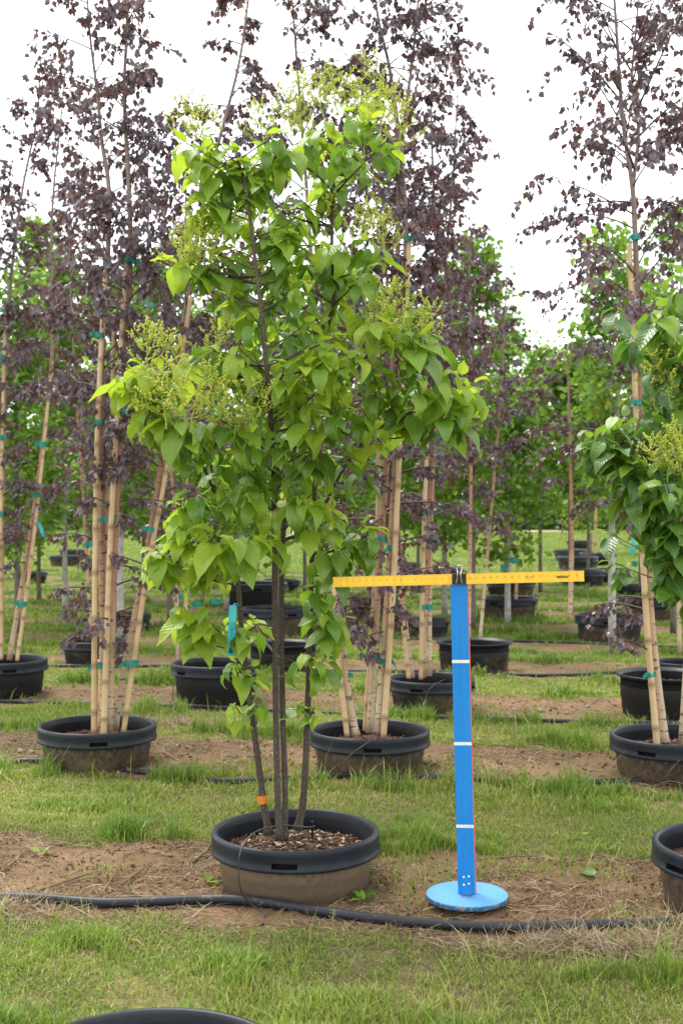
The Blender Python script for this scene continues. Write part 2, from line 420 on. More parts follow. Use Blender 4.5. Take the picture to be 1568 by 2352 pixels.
# ------------------------------------------------------------------ ground
def graded(lo, hi, step, far, growth=1.13):
    a = list(np.arange(lo, hi, step)); s = step
    while a[-1] < far: s *= growth; a.append(a[-1] + s)
    return a
xs = np.array(graded(0, 1.9, .02, 500)); xs = np.concatenate([-xs[:0:-1], xs])
yp = np.array(graded(2.3, 7.5, .02, 900, 1.05)); yn = [2.3]; s = .02
while yn[-1] > -60: s *= 1.2; yn.append(yn[-1] - s)
ys = np.concatenate([np.array(yn[:0:-1]), yp])
GX, GY = np.meshgrid(xs, ys)
GZ = gz(GX, GY)
nx = len(xs); i = np.arange(len(ys) - 1)[:, None] * nx; j = np.arange(nx - 1)[None, :]
q = np.stack([i + j, i + j + 1, i + nx + j + 1, i + nx + j], -1).reshape(-1, 4)
gm = MB().add(np.stack([GX, GY, GZ], -1).reshape(-1, 3), q, dirt_mask(GX, GY).ravel())
tag(gm.build('ground', M['ground']), 'mown grass and bare soil strips of the tree nursery', kind='structure')
pm = MB(); pm.box((15.2, 90, .03), (2.8, 5.0, .04))
tag(pm.build('path', M['sand'], loc=(15.5, 90, .03)), 'pale sandy track at the far end of the nursery', kind='structure')

# ------------------------------------------------------------------ pots
NS = 64
def make_pot(x, y, yaw, scale, body, label, group, soil='soil', chips=0, chipmat='redchip', H=.23, rim=True, rb=.285, seed=0, wide=None):
    rng = np.random.default_rng(900 + seed)
    z0 = gz1(x, y) - .012
    e = empty('planter_pot', (x, y, z0)); e.rotation_euler = (0, 0, yaw); e.scale = (scale, scale, scale)
    tag(e, label, 'pot', group)
    def part(mb, name, m, par=e, sm=True):
        o = bpy.data.objects.new(name, mb.mesh(name, m, (0, 0, 0), sm)); COL.objects.link(o); o.parent = par; return o
    a = H - .23
    rt = .318
    prof = [(rb - .02, .0), (rb, .004), (rb + .006, .05), (rb + .009, .052), (rb + .012, .09 + a / 2), (rb + .0155, .092 + a / 2), (.306, .150 + a)]
    part(MB().lathe(prof, NS), 'wall', body)
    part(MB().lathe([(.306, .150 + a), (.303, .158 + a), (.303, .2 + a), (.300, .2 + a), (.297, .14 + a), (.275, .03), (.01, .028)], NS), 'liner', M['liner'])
    if rim:
        rp = [(.309, .148 + a), (.332, .146 + a), (.337, .150 + a), (.338, .158 + a), (.334, .163 + a), (.333, .185 + a), (.3335, .207 + a), (.334, .219 + a), (.330, .228 + a), (.322, .2315 + a), (.313, .229 + a), (.309, .219 + a), (.305, .19 + a)]
        slots = []
        for kq in range(4):
            c0 = kq * (NS // 4)
            slots += [(4, [(c0 - 1) % NS, c0, (c0 + 1) % NS])]
        ro = part(MB().lathe(rp, NS, skip=slots), 'rim', M['rim'])
        # thickness of the slot edges: one piece per handle slot, mesh shared
        sm_ = MB()
        a0 = -2 * PI / NS; a1 = 4 * PI / NS
        tt = np.linspace(a0, a1, 4)
        loop = [(.3335, t_, .163 + a) for t_ in tt] + [(.3335, t_, .185 + a) for t_ in tt[::-1]]
        pts = [(r * math.cos(t_), r * math.sin(t_), z) for r in (.3335, .312) for (_, t_, z) in loop]
        sm_.add(pts, np.array([[k_, (k_ + 1) % 8, 8 + (k_ + 1) % 8, 8 + k_] for k_ in range(8)]))
        me_ = sm_.mesh('handle_slot', M['rim'], (0, 0, 0), False)
        for kq in range(4):
            ho = bpy.data.objects.new('handle_slot', me_); COL.objects.link(ho); ho.parent = ro; ho.rotation_euler = (0, 0, kq * PI / 2)
    else:
        rp = [(.303, .2 + a), (.318, .203 + a), (.330, .214 + a), (.333, .222 + a), (.330, .2265 + a), (.318, .223 + a), (.300, .203 + a)]
        part(MB().lathe(rp, NS), 'rim', M['rim'])
    if soil:
        zs = .142 + a
        rr = np.linspace(0, .2985, 9); an = np.arange(36) * 2 * PI / 36
        v = np.array([[r * math.cos(t_), r * math.sin(t_), zs + .012 * math.cos(r / .3 * 1.4) + rng.normal(0, .004)] for r in rr for t_ in an])
        i = np.arange(8)[:, None] * 36; j = np.arange(36)[None, :]
        q = np.stack([i + j, i + (j + 1) % 36, i + 36 + (j + 1) % 36, i + 36 + j], -1).reshape(-1, 4)
        s_ = part(MB().add(v, q), 'soil', M[soil])
        if chips:
            n = chips; r = .292 * np.sqrt(rng.random(n)); t_ = rng.random(n) * 2 * PI
            org = np.stack([r * np.cos(t_), r * np.sin(t_), zs + .012 * np.cos(r / .3 * 1.4) + rng.uniform(.001, .010, n)], -1)
            d = rng.normal(0, 1, (n, 3)); d[:, 2] *= .25
            nn = rng.normal(0, .35, (n, 3)); nn[:, 2] += 1
            bx = MB().box((0, 0, 0), (1, 1, 1)); proto = (np.concatenate(bx.v) * np.array([1, 1, 1]), bx.f)
            proto[0][:4] *= .8
            sc = np.stack([rng.uniform(.004, .012, n), rng.uniform(.010, .034, n), rng.uniform(.002, .005, n)], -1)
            mb = MB().scatter(proto, org, basis(d, nn), sc, rng.random(n) ** 1.0)
            tag(part(mb, 'bark_mulch', M[chipmat], s_, False), kind='stuff')
    return e

def pot_px(cx, wpx, base_py, **kw):
    f = groundY(base_py); Y = f + .29
    for _ in range(3):
        sc = wpx * Y / FPX / .676; Y = f + .285 * sc
    return (cx - CX) / FPX * Y, Y, sc

POT_MAIN = (-.182, 4.79); POT_R = (1.505, 4.50)
make_pot(*POT_MAIN, -PI / 2 - .14, 1.0, M['body_tan'], 'muddy black pot with wood chip mulch, holding the tall green flowering lilac', None, 'soil', 900, 'chip', seed=1)
make_pot(*POT_R, .4, 1.0, M['body_tan'], 'muddy pot at the soil strip beside the blue measuring stand, under the darker lilac', None, 'soil', 400, 'chip', H=.25, seed=2)
make_pot(-.44, 2.72, .3, 1.02, M['body_dark'], 'black pot cut off by the lower edge, alone on the front grass', None, 'dsoil', 60, seed=3)
row2 = {}
for k, (cx, w, by, lab, bm, yaw) in enumerate([
        (224, 272, 1777, 'dusty black pot with loop of wire on its rim, four pale trunks and canes inside', 'body_mid', -1.4),
        (849, 278, 1785, 'dusty black pot directly behind the lilac, holding purple birch with many canes', 'body_mid', -1.6),
        (1545, 290, 1808, 'black pot of the purple birch that stands behind the darker lilac', 'body_mid', -2.3)]):
    X, Y, sc = pot_px(cx, w, by); row2[k] = (X, Y)
    make_pot(X, Y, yaw, sc, M[bm], lab, 'birch pots in the second row', 'soil', 220, 'redchip', seed=10 + k)
FARPOTS = []
far_list = [  # cx, width, base, H, rim, body, soil, label
    (8, 202, 1609, .28, True, 'body_dark', 'soil', 'deep black pot with leaning cane and birch, next to a soil hose'),
    (496, 205, 1622, .31, True, 'body_dark', 'soil', 'deep all black pot seen behind the blue hang tag'),
    (990, 202, 1641, .25, True, 'body_mid', 'soil', 'dark pot with crossing birch trunks right behind the blue post'),
    (1530, 232, 1657, .29, False, 'body_dark', 'dsoil', 'rimless plain black tub behind the cane of the darker lilac'),
    (219, 154, 1531, .25, True, 'body_mid', 'soil', 'brown sided pot half hidden by low hanging purple leaves'),
    (650, 166, 1546, .27, False, 'body_mid', 'dsoil', 'wide pot with pale thin lip standing between the lilac trunks'),
    (1088, 178, 1548, .27, False, 'body_mid', None, 'empty open pot with flared lip beside the blue post'),
    (1570, 135, 1572, .25, True, 'body_mid', 'soil', 'pot under drooping purple twigs, cut by the right edge'),
    (290, 115, 1453, .25, True, 'body_mid', 'soil', 'black pot holding a slim whitish trunk, behind the tied canes'),
    (630, 158, 1462, .27, True, 'body_tan', 'soil', 'brown pot with worn pale rim behind the lilac trunks'),
    (975, 118, 1466, .25, True, 'body_mid', 'soil', 'brown pot below the yellow ruler, behind birch leaves'),
    (1398, 158, 1479, .27, True, 'body_mid', 'soil', 'pot with a stout white trunk and pink paint mark'),
    (585, 152, 1399, .25, True, 'body_dark', 'soil', 'dark pot seen through the lower lilac leaves'),
    (855, 106, 1413, .24, True, 'body_dark', 'redchip', 'dark pot with slim cane just under the left half of the ruler'),
    (1169, 131, 1424, .25, True, 'body_mid', 'soil', 'black pot with slotted rim and slim pink marked trunk under the ruler'),
    (1495, 128, 1427, .25, True, 'body_mid', 'soil', 'black pot beside the white trunk, with red mulch'),
]
tier = {}
for k, (cx, w, by, H, rim, bm, soil, lab) in enumerate(far_list):
    X, Y, sc = pot_px(cx, w, by)
    make_pot(X, Y, -1.2 + k * .37, sc, M[bm], lab, 'pots in the rows behind', 'soil' if soil == 'redchip' else soil, 60 if k < 4 else 0, 'redchip', H=H, rim=rim, seed=30 + k)
    FARPOTS.append((X, Y))
for k, (cx, w, by) in enumerate([(1172, 116, 1374), (645, 92, 1362), (1335, 110, 1347), (1400, 92, 1338), (1325, 96, 1312), (1372, 84, 1300),
                                 (1310, 80, 1290), (168, 62, 1284), (150, 74, 1302), (930, 74, 1318), (1020, 74, 1330), (1450, 84, 1372), (215, 60, 1318), (70, 80, 1340), (1330, 60, 1262), (760, 70, 1310)]):
    X, Y, sc = pot_px(cx, w, by)
    make_pot(X, Y, k * .5, sc, M['body_dark' if k % 2 else 'body_mid'], 'small distant black pot far down the nursery rows', 'far pots under the green trees', 'dsoil', 0, seed=60 + k)
    FARPOTS.append((X, Y))

# ------------------------------------------------------------------ hoses
def hose(pts, r, label, group='soil hoses along the rows'):
    w = np.array([[(px - CX) / FPX * groundY(py), groundY(py), 0] for px, py in pts])
    w = spline(w, 10)
    w[:, 2] = np.convolve(np.pad(np.maximum(gz(w[:, 0], w[:, 1]), -.004), 6, mode='edge'), np.ones(13) / 13, 'valid') + r * .85
    o = MB().tube(w, r, 12).build('irrigation_hose', M['hose'], loc=tuple(w[len(w) // 2]))
    tag(o, label, 'hose', group)
hose([(-260, 2075), (-60, 2068), (80, 2070), (250, 2081), (480, 2073), (590, 2078), (700, 2096), (850, 2117), (1000, 2131), (1200, 2141), (1400, 2139), (1600, 2133), (1900, 2150)], .0188,
     'thick black hose in front of the lilac pot and round blue base')
hose([(-200, 1765), (-20, 1758), (100, 1753), (210, 1760), (330, 1779), (520, 1800), (700, 1790), (800, 1783), (900, 1788), (1050, 1796), (1200, 1809), (1300, 1807), (1450, 1798), (1600, 1802), (1800, 1815)], .016,
     'black hose in front of the birch pots of the second row')
hose([(-100, 1612), (60, 1616), (160, 1619), (470, 1626), (700, 1640), (900, 1648), (1150, 1655), (1400, 1662), (1700, 1668)], .015, 'black hose along the third row of pots')
hose([(-50, 1530), (250, 1534), (450, 1532), (800, 1545), (1083, 1546), (1205, 1555), (1320, 1555), (1435, 1549), (1600, 1554)], .016, 'black hose running past the empty open pot')
hose([(900, 1468), (1100, 1472), (1278, 1477), (1474, 1486), (1600, 1490)], .016, 'black hose under the pot with the white trunk')

# ------------------------------------------------------------------ leaf prototypes
def lilac_leaf(bend, fold, twist, width, wav=0.0, pet=.16):
    ts = np.array([0, .05, .14, .28, .45, .62, .78, .9, 1.0]); ws = np.array([.03, .27, .42, .50, .47, .35, .20, .085, .0]) * width
    v = []; 
    ang = 0; y = z = 0.0; prev = 0
    path = []
    for k, t_ in enumerate(ts):
        d = t_ - prev; prev = t_
        ang_k = -bend * t_ * t_ * 1.2 + .12
        y += d * math.cos(ang_k); z += d * math.sin(ang_k); path.append((y, z, ang_k))
    for k, t_ in enumerate(ts):
        y, z, an = path[k]
        for u in (-1, -.5, 0, .5, 1):
            x = ws[k] * u
            lift = abs(u) * ws[k] * fold * (1 - .35 * abs(u)) + wav * math.sin(t_ * 11 + (1 if u > 0 else 2.2)) * abs(u) * ws[k]
            tw = twist * t_
            yy = y - lift * math.sin(an) + pet - .05 * abs(u) * (1 if k == 1 else 0)
            v.append((x * math.cos(tw), yy, z + lift * math.cos(an) + x * math.sin(tw)))
    v = np.array(v); i = np.arange(len(ts) - 1)[:, None] * 5; j = np.arange(4)[None, :]
    q = np.stack([i + j, i + j + 1, i + 5 + j + 1, i + 5 + j], -1).reshape(-1, 4)
    n = len(v)
    pv = np.array([(-.010, 0, .0), (.010, 0, .0), (.010, pet + .03, .0), (-.010, pet + .03, .0)])
    uv = np.array([(u * ws[k] / max(ws.max(), 1e-6), t_, abs(u)) for k, t_ in enumerate(ts) for u in (-1, -.5, 0, .5, 1)] + [(0, 0, 0)] * 4)
    return np.vstack([v, pv]), [np.vstack([q, [[n, n + 1, n + 2, n + 3]]])], uv
LEAFP = [lilac_leaf(.95, .34, .10, .56, .10), lilac_leaf(1.5, .45, -.2, .52, .16), lilac_leaf(.6, .26, .25, .60, .09), lilac_leaf(1.2, .6, -.08, .55, .18), lilac_leaf(.4, .20, -.15, .61, .08), lilac_leaf(1.9, .75, .35, .50, .22), lilac_leaf(.1, .5, -.4, .58, .25), lilac_leaf(-.25, .35, .2, .55, .12)]
BLEAF = (np.array([(0, 0, 0), (0, .45, -.05), (0, 1, 0), (-.40, .36, .07), (.40, .36, .07)]), [np.array([[0, 1, 3], [1, 2, 3], [0, 4, 1], [4, 2, 1]])])
GLEAF = (np.array([(0, 0, 0), (0, .5, -.06), (0, 1, 0), (-.46, .28, .06), (-.38, .72, .04), (.46, .28, .06), (.38, .72, .04)]),
         [np.array([[0, 1, 4, 3], [1, 2, 4, 4][:4]])[:1], np.array([[1, 2, 4], [1, 6, 2]]), np.array([[0, 5, 6, 1]])])

def bez(a, m, b, n=6):
    t = np.linspace(0, 1, n)[:, None]; return a * (1 - t) ** 2 + 2 * m * t * (1 - t) + b * t * t

def panicle(c, size, rng, parent):
    """flower bud panicle: branching stalks carrying tiny buds"""
    mb = MB(); st = MB()
    bud = (np.array([(0, 0, 1.), (1, 0, 0), (0, 1, 0), (-1, 0, 0), (0, -1, 0), (0, 0, -1.2)]) * .5,
           [np.array([[0, 1, 2], [0, 2, 3], [0, 3, 4], [0, 4, 1], [5, 2, 1], [5, 3, 2], [5, 4, 3], [5, 1, 4]])])
    O = []; V = []
    H = size * 1.5; ax = nrm(np.array([rng.normal(0, .28), rng.normal(-.05, .2), 1.0])); base = c - ax * H * .5
    st.tube(bez(base - np.array([0, 0, .05]), base, base + ax * H, 6), np.linspace(.0024, .0012, 6), 4, False, var=.1)
    az = rng.random() * 6
    for f in np.linspace(.02, 1, rng.integers(12, 16)):
        az += 2.4 + rng.normal(0, .3); L = H * (.62 - .42 * f) * rng.uniform(.8, 1.25)
        s0 = base + ax * H * f; h = np.array([math.cos(az), math.sin(az), 0])
        tip = s0 + h * L * .85 + ax * L * rng.uniform(.35, .8); pth = bez(s0, s0 + h * L * .6, tip, 5)
        st.tube(pth, [.0013] * 3 + [.0009] * 2, 3, False, var=.25)
        for g in np.linspace(.25, 1, max(3, int(L / .017))):
            ii = g * 4; i0 = min(int(ii), 3); p = pth[i0] + (pth[i0 + 1] - pth[i0]) * (ii - i0)
            bd = nrm(rng.normal(0, .45, 3) + h * .35 + np.array([0, 0, .9])); bl = rng.uniform(.014, .034)
            st.tube(np.array([p, p + bd * bl]), .0008, 3, False, var=.3)
            nb = int(bl / .0030) + 2; tint = rng.random()
            for q_ in np.linspace(.15, 1.05, nb):
                O.append(p + bd * bl * q_ + rng.normal(0, .0026, 3) * (1.3 - q_ * .6)); V.append(np.clip(.6 * tint + .4 * rng.random(), 0, 1))
    O = np.array(O); n = len(O)
    d = rng.normal(0, 1, (n, 3)); d[:, 2] += .7
    mb.scatter(bud, O, basis(d, rng.normal(0, 1, (n, 3))), np.stack([rng.uniform(.0044, .0066, n)] * 2 + [rng.uniform(.006, .010, n)], -1), np.array(V))
    o = mb.build('flower_panicle', M['bud'], parent); tag(o, kind='stuff')
    st.build('flower_stalk', M['bud'], o)
    return o

def lilac(name, label, base_xy, Y0, stems, clusters, panicles, mats, seed, nfill, npart, crown):
    rng = np.random.default_rng(seed)
    e = empty(name, (base_xy[0], base_xy[1], gz1(*base_xy) + .16)); tag(e, label, 'tree')
    samples = []
    for ctrl, r0, r1 in stems:
        pts = spline(np.array([P(px, py, Y0 + dy) for px, py, dy in ctrl]), 6)
        rr = r0 + (r1 - r0) * np.linspace(0, 1, len(pts)) ** .9
        rr = rr * (1 + .05 * np.sin(np.arange(len(pts)) * 1.7)); rr[0] *= 1.35; rr[1] *= 1.1
        MB().tube(pts, rr, 10).build('trunk', M['lbark'], e)
        samples.append(np.hstack([pts, rr[:, None]]))
    S = np.vstack(samples)
    tw = MB(); leaves = []           # org, basis, size, young
    allc = []
    for c in clusters:
        px, py = c[0], c[1] - 26; dy = c[2] if len(c) > 2 and c[2] is not None else None
        sz = c[3] if len(c) > 3 else 1.0; young = c[4] if len(c) > 4 else (rng.random() < .34)
        cx, cy, rx, ry, dep = crown
        if dy is None:
            k = max(.15, 1 - ((px - cx) / rx) ** 2) ** .5
            dy = rng.uniform(-1, .35) * dep * k
        allc.append((P(px, py, Y0 + dy), sz, young))
    for _ in range(nfill):
        b = allc[rng.integers(len(clusters))][0]
        allc.append((np.array([b[0] + rng.normal(0, .06), Y0 + rng.uniform(-.1, 1) * crown[4], b[2] + rng.normal(0, .06)]), .95, rng.random() < .15))
    for Pc, sz, young in allc:
        dd = np.linalg.norm(S[:, :3] - Pc, axis=1) + np.maximum(0, S[:, 2] - Pc[2] + .08) * 2.5
        s0 = S[np.argmin(dd)]; a = s0[:3]
        L = np.linalg.norm(Pc - a)
        mid = a + (Pc - a) * .5 + np.array([0, 0, -.12 * L]) + rng.normal(0, .02, 3)
        pth = bez(a, mid, Pc, 7)
        r1 = .0022; r0 = min(s0[3] * .6, .003 + .008 * L)
        tw.tube(pth, np.linspace(r0, r1, 7), 5, False)
        ax = nrm(pth[-1] - pth[-2] + np.array([0, 0, .02]))
        out0 = nrm(np.array([Pc[0] - base_xy[0], (Pc[1] - base_xy[1]) * 1.0 - .12, 0]) + rng.normal(0, .15, 3) * np.array([1, 1, 0]))
        npair = rng.integers(3, 5) if Pc[2] > 1.05 else rng.integers(2, 4); az0 = rng.random() * PI
        for kq in range(npair):
            pos = pth[-1] - ax * (.028 * kq + rng.uniform(-.006, .006))
            az = az0 + (kq % 2) * PI / 2 + rng.normal(0, .25)
            for sgn in (0, PI):
                h = np.array([math.cos(az + sgn), math.sin(az + sgn), 0])
                h = nrm(h + out0 * .45)
                droop = rng.uniform(.25, 1.25) + (.25 if kq else -.1)
                d = h + np.array([0, 0, -droop]) + rng.normal(0, .12, 3)
                up = np.array([0, 0, .9]) + h * .75 + rng.normal(0, .22, 3)
                size = sz * (rng.uniform(.070, .138) if kq else rng.uniform(.05, .095))
                leaves.append((pos, d, up, size, young or (kq == 0 and rng.random() < .5)))
        if rng.random() < .6:
            leaves.append((pth[-1], out0 * .7 + np.array([0, 0, .1]) + rng.normal(0, .3, 3), np.array([0, 0, 1.]) + rng.normal(0, .2, 3), sz * rng.uniform(.05, .08), True))
    tag(tw.build('branches', M['lbark'], e), kind='stuff')
    org = np.array([l[0] for l in leaves]); B = basis(np.array([l[1] for l in leaves]), np.array([l[2] for l in leaves]))
    sz = np.array([l[3] for l in leaves]); yg = np.array([bool(l[4]) for l in leaves]); pid = rng.integers(0, len(LEAFP), len(leaves))
    # show-largest first: near the camera and facing it
    view = nrm(org - np.array([0, 0, CAM_Z])); facing = np.abs(np.einsum('ni,ni->n', view, B[:, :, 2]))
    infr = (np.abs(org[:, 0] / org[:, 1]) < .29)
    score = sz / org[:, 1] * (.35 + facing) * np.where(infr, 1, .1) - (org[:, 1] - base_xy[1]) * .012
    order = np.argsort(-score); part = np.zeros(len(leaves), bool); part[order[:npart]] = True
    protos = {}
    for yk in (0, 1):
        for p in range(len(LEAFP)):
            mb = MB().add(LEAFP[p][0], LEAFP[p][1], uv=LEAFP[p][2]); protos[(yk, p)] = mb.mesh('leaf', mats['yobj' if yk else 'obj'])
    eo = np.array(e.location)
    for k in np.where(part)[0]:
        o = bpy.data.objects.new('leaf', protos[(int(yg[k]), int(pid[k]))]); COL.objects.link(o); o.parent = e
        mtx = Matrix([list(B[k, r] * sz[k]) + [org[k, r] - eo[r]] for r in range(3)] + [[0, 0, 0, 1]])
        o.matrix_basis = mtx
    for yk, nm in ((0, 'obj'), (1, 'yobj')):
        mb = MB()
        for p in range(len(LEAFP)):
            s_ = (~part) & (yg == bool(yk)) & (pid == p)
            mb.scatter(LEAFP[p], org[s_], B[s_], sz[s_], rng.random(s_.sum()))
        if mb.n: tag(mb.build('foliage', mats['yattr' if yk else 'attr'], e), kind='stuff')
    for px, py, dy, size in panicles:
        panicle(P(px, py - 6, Y0 + dy), size, rng, e)
    return e, S

# ------------------------------------------------------------------ main lilac
Y0 = 4.78
stemsL = [
    ([(618, 1915, .0), (606, 1850, .0), (597, 1780, .0), (585, 1690, -.02), (569, 1570, -.03), (555, 1450, -.04), (546, 1330, -.05), (528, 1230, -.05), (505, 1150, -.08), (485, 1070, -.12), (455, 1000, -.18)], .0155, .006),
    ([(641, 1930, -.06), (637, 1800, -.06), (633, 1600, -.06), (631, 1350, -.07), (630, 1200, -.09), (627, 1060, -.2), (620, 930, -.32), (608, 800, -.36), (598, 700, -.36), (586, 600, -.34), (573, 490, -.3), (560, 410, -.24), (540, 350, -.18)], .0140, .005),
    ([(652, 1930, -.02), (655, 1830, -.02), (648, 1600, .0), (646, 1350, .02), (652, 1200, .04), (672, 1050, .05), (705, 900, .04), (740, 790, .02), (768, 680, .0), (762, 560, .0), (765, 440, .0), (772, 340, .0), (785, 270, .0)], .0138, .005),
    ([(684, 1905, .04), (697, 1830, .04), (704, 1700, .05), (709, 1550, .05), (714, 1350, .05), (720, 1200, .06), (730, 1050, .08), (765, 940, .06), (820, 850, .04), (870, 780, .02)], .0165, .006),
    ([(718, 1230, .05), (770, 1110, .0), (830, 1020, -.05), (900, 965, -.1), (980, 935, -.12), (1050, 900, -.12)], .008, .003),
    ([(528, 1240, -.05), (480, 1100, -.1), (430, 1020, -.2), (370, 950, -.26), (300, 905, -.28)], .008, .003),
    ([(765, 440, 0), (725, 400, -.06), (680, 370, -.1)], .005, .003), ([(765, 450, 0), (810, 400, -.06), (860, 350, -.08)], .005, .003),
    ([(546, 1340, -.05), (480, 1290, -.12), (400, 1270, -.18)], .006, .003),
    ([(562, 1500, -.04), (520, 1470, -.08), (460, 1450, -.12)], .005, .003),
]
cl = [(621, 343), (685, 353), (750, 305), (819, 275), (872, 228), (883, 353), (830, 396), (899, 364), (715, 320), (790, 340), (650, 330), (850, 300), (740, 375), (800, 370),
      (429, 355, -.25, 1.05, True), (482, 338, -.2, 1.05, True), (466, 390, -.25), (505, 355, -.2, 1, True), (552, 375, -.2, 1, True), (605, 378, -.15, 1, True), (640, 395, -.2, 1, True), (580, 400, -.2), (520, 410, -.15),
      (461, 465, -.25, 1.1, True), (480, 490, -.25, 1.1), (536, 450), (578, 450), (610, 440), (621, 498), (655, 505), (690, 530), (605, 546), (640, 550), (536, 545), (560, 510), (520, 500), (700, 500), (665, 560), (766, 440, 0, .9), (750, 455, .05),
      (408, 618, -.3, 1.1, True), (445, 610, -.3, 1.1), (472, 640, -.25), (525, 655), (557, 690), (509, 690), (500, 610, -.25), (540, 600), (600, 620, -.1), (430, 640, -.1),
      (728, 583, -.25, 1, True), (780, 565, -.2, 1, True), (846, 580, -.2), (880, 598, -.15, 1, True), (803, 632), (760, 620), (840, 640), (690, 600, .1),
      (627, 631), (660, 640, -.2, 1, True), (643, 690), (620, 722), (707, 674), (685, 717), (664, 749), (739, 728), (776, 690), (819, 728), (600, 760), (570, 740), (700, 770), (640, 790),
      (889, 765, -.3, 1.15), (953, 735, -.2, 1.1), (937, 790, -.3, 1.15), (963, 800, -.3, 1.1), (860, 750), (900, 800, -.3, 1.1), (985, 790, -.2, 1.1),
      (278, 890, -.25, 1.1, True), (349, 850, -.35, 1.15, True), (330, 870, -.25, 1.1, True), (338, 965, -.35, 1.15, True), (386, 965, -.4, 1.2, True), (418, 990, -.42, 1.2, True), (450, 990, -.45, 1.25), (505, 990, -.45, 1.25), (555, 1000, -.4, 1.2), (345, 930, -.3, 1.1), (400, 880, -.3, 1.1),
      (440, 840, -.3, 1.15, True), (480, 822, -.3, 1.15), (541, 815, -.35, 1.15), (580, 830, -.3), (560, 870, -.3, 1.1), (510, 860, -.3), (585, 900, -.25), (420, 1030, -.3), (480, 1030, -.35), (370, 1000, -.2),
      (654, 860, -.45, 1.15, True), (700, 865, -.45, 1.15, True), (728, 810, -.4, 1.1, True), (770, 800, -.4), (815, 825, -.35, 1.05), (745, 855, -.45), (790, 870, -.4), (723, 930, -.4), (670, 920, -.35), (712, 975, -.4), (793, 962, -.4), (830, 965, -.35), (632, 1035, -.35, 1.1), (690, 1010, -.35), (760, 1010, -.3), (707, 1070, -.3), (740, 1050, -.25), (793, 1060, -.3), (660, 1080, -.2), (780, 910, -.3), (840, 900, -.2), (846, 1080, -.15), (862, 945, -.2), (890, 930, -.15), (600, 1050, -.2), (560, 1070, -.2), (520, 1060, -.2), (820, 1020), (870, 1010), (620, 950, -.2), (850, 850, -.2), (700, 940, -.2), (760, 750), (600, 980),
      (958, 900, -.35, 1.3), (1010, 900, -.3, 1.25), (1060, 890, -.2, 1.2, True), (1085, 910, -.15, 1.2, True), (1022, 975, -.25, 1.2), (1055, 980, -.2, 1.15), (953, 960, -.2, 1.05), (920, 955, -.15), (985, 960, -.15), (910, 900, -.2), (880, 880, -.15), (930, 850, -.15),
      (557, 1100, -.25), (445, 1155, -.3, 1.1), (425, 1170, -.25), (525, 1150, -.25), (570, 1150, -.25), (478, 1180, -.2), (450, 1215, -.25), (540, 1110, -.1), (490, 1140, -.1),
      (723, 1155, -.3, 1.1), (686, 1165, -.3, 1.05), (750, 1165, -.25, 1.05), (771, 1215, -.2), (720, 1220, -.2), (835, 1235, -.1), (860, 1240, -.1), (793, 1265, -.1), (745, 1275, -.1), (820, 1275, -.05), (780, 1300, -.05), (700, 1200, -.15), (660, 1150, -.1), (690, 1100, .1),
      (358, 1290, -.3, 1.25, True), (386, 1290, -.28, 1.15, True), (418, 1240, -.3, 1.1), (445, 1250, -.3, 1.05), (495, 1255, -.42, 1.45, True), (531, 1262, -.42, 1.35, True), (573, 1255, -.42, 1.35, True), (615, 1250, -.38, 1.2, True), (425, 1320, -.15), (455, 1310, -.1), (470, 1270, -.15), (540, 1230, -.1), (400, 1220, -.15),
      (424, 1420, -.2, 1.15, True), (475, 1415, -.2, 1.15), (440, 1470, -.2, 1.15, True), (488, 1465, -.2), (455, 1445, -.15), (552, 1465, -.15), (590, 1460, -.1, 1.0),
      (745, 1410, -.05), (760, 1440, -.08), (790, 1440, .0), (750, 1390, .05),
      (541, 1560, -.1, 1.0), (580, 1560, -.1, .9), (700, 1525, -.1), (725, 1545, -.1), (750, 1530, -.05),
      (540, 1645, -.1, .85), (592, 1640, -.08, .85), (690, 1640, 0, .8), (722, 1650, 0, .85)]
pan = [(664, 252, 0, .10), (723, 222, 0, .11), (765, 212, 0, .11), (815, 235, -.02, .11), (860, 185, 0, .11), (835, 285, -.15, .12), (880, 255, -.1, .11), (920, 285, -.05, .11), (600, 290, 0, .10), (690, 280, .0, .09),
       (425, 285, -.2, .10), (465, 285, -.2, .09), (440, 560, -.3, .13), (415, 585, -.3, .11), (470, 560, -.25, .10), (470, 585, -.3, .10), (830, 525, -.1, .10), (880, 545, -.1, .09), (750, 500, 0, .07), (860, 505, .05, .08),
       (895, 722, -.3, .12), (930, 715, -.25, .11), (975, 755, -.2, .11), (860, 735, -.2, .08),
       (370, 905, -.42, .13), (415, 905, -.45, .14), (455, 910, -.45, .14), (500, 920, -.45, .14), (545, 940, -.42, .13), (590, 935, -.4, .11), (335, 920, -.35, .11), (338, 800, -.3, .10), (385, 790, -.25, .09), (495, 790, -.25, .09), (330, 975, -.3, .05)]
MAINM = {'obj': M['lilac_obj'], 'yobj': M['young_obj'], 'attr': M['lilac_attr'], 'yattr': M['young_attr']}
tree, S_main = lilac('lilac_tree', 'tall multi-stemmed lilac with light green drooping leaves and pale flower buds', POT_MAIN, Y0, stemsL, cl, pan, MAINM, 5, 42, 300, (640, 800, 480, 800, .42))
# orange band on the left stem
b0 = P(601, 1826, Y0); b1 = P(603.5, 1845, Y0)
MB().tube(np.array([b0, b1]), .0205, 14, False).build('paint_band', M['orange'], tree)

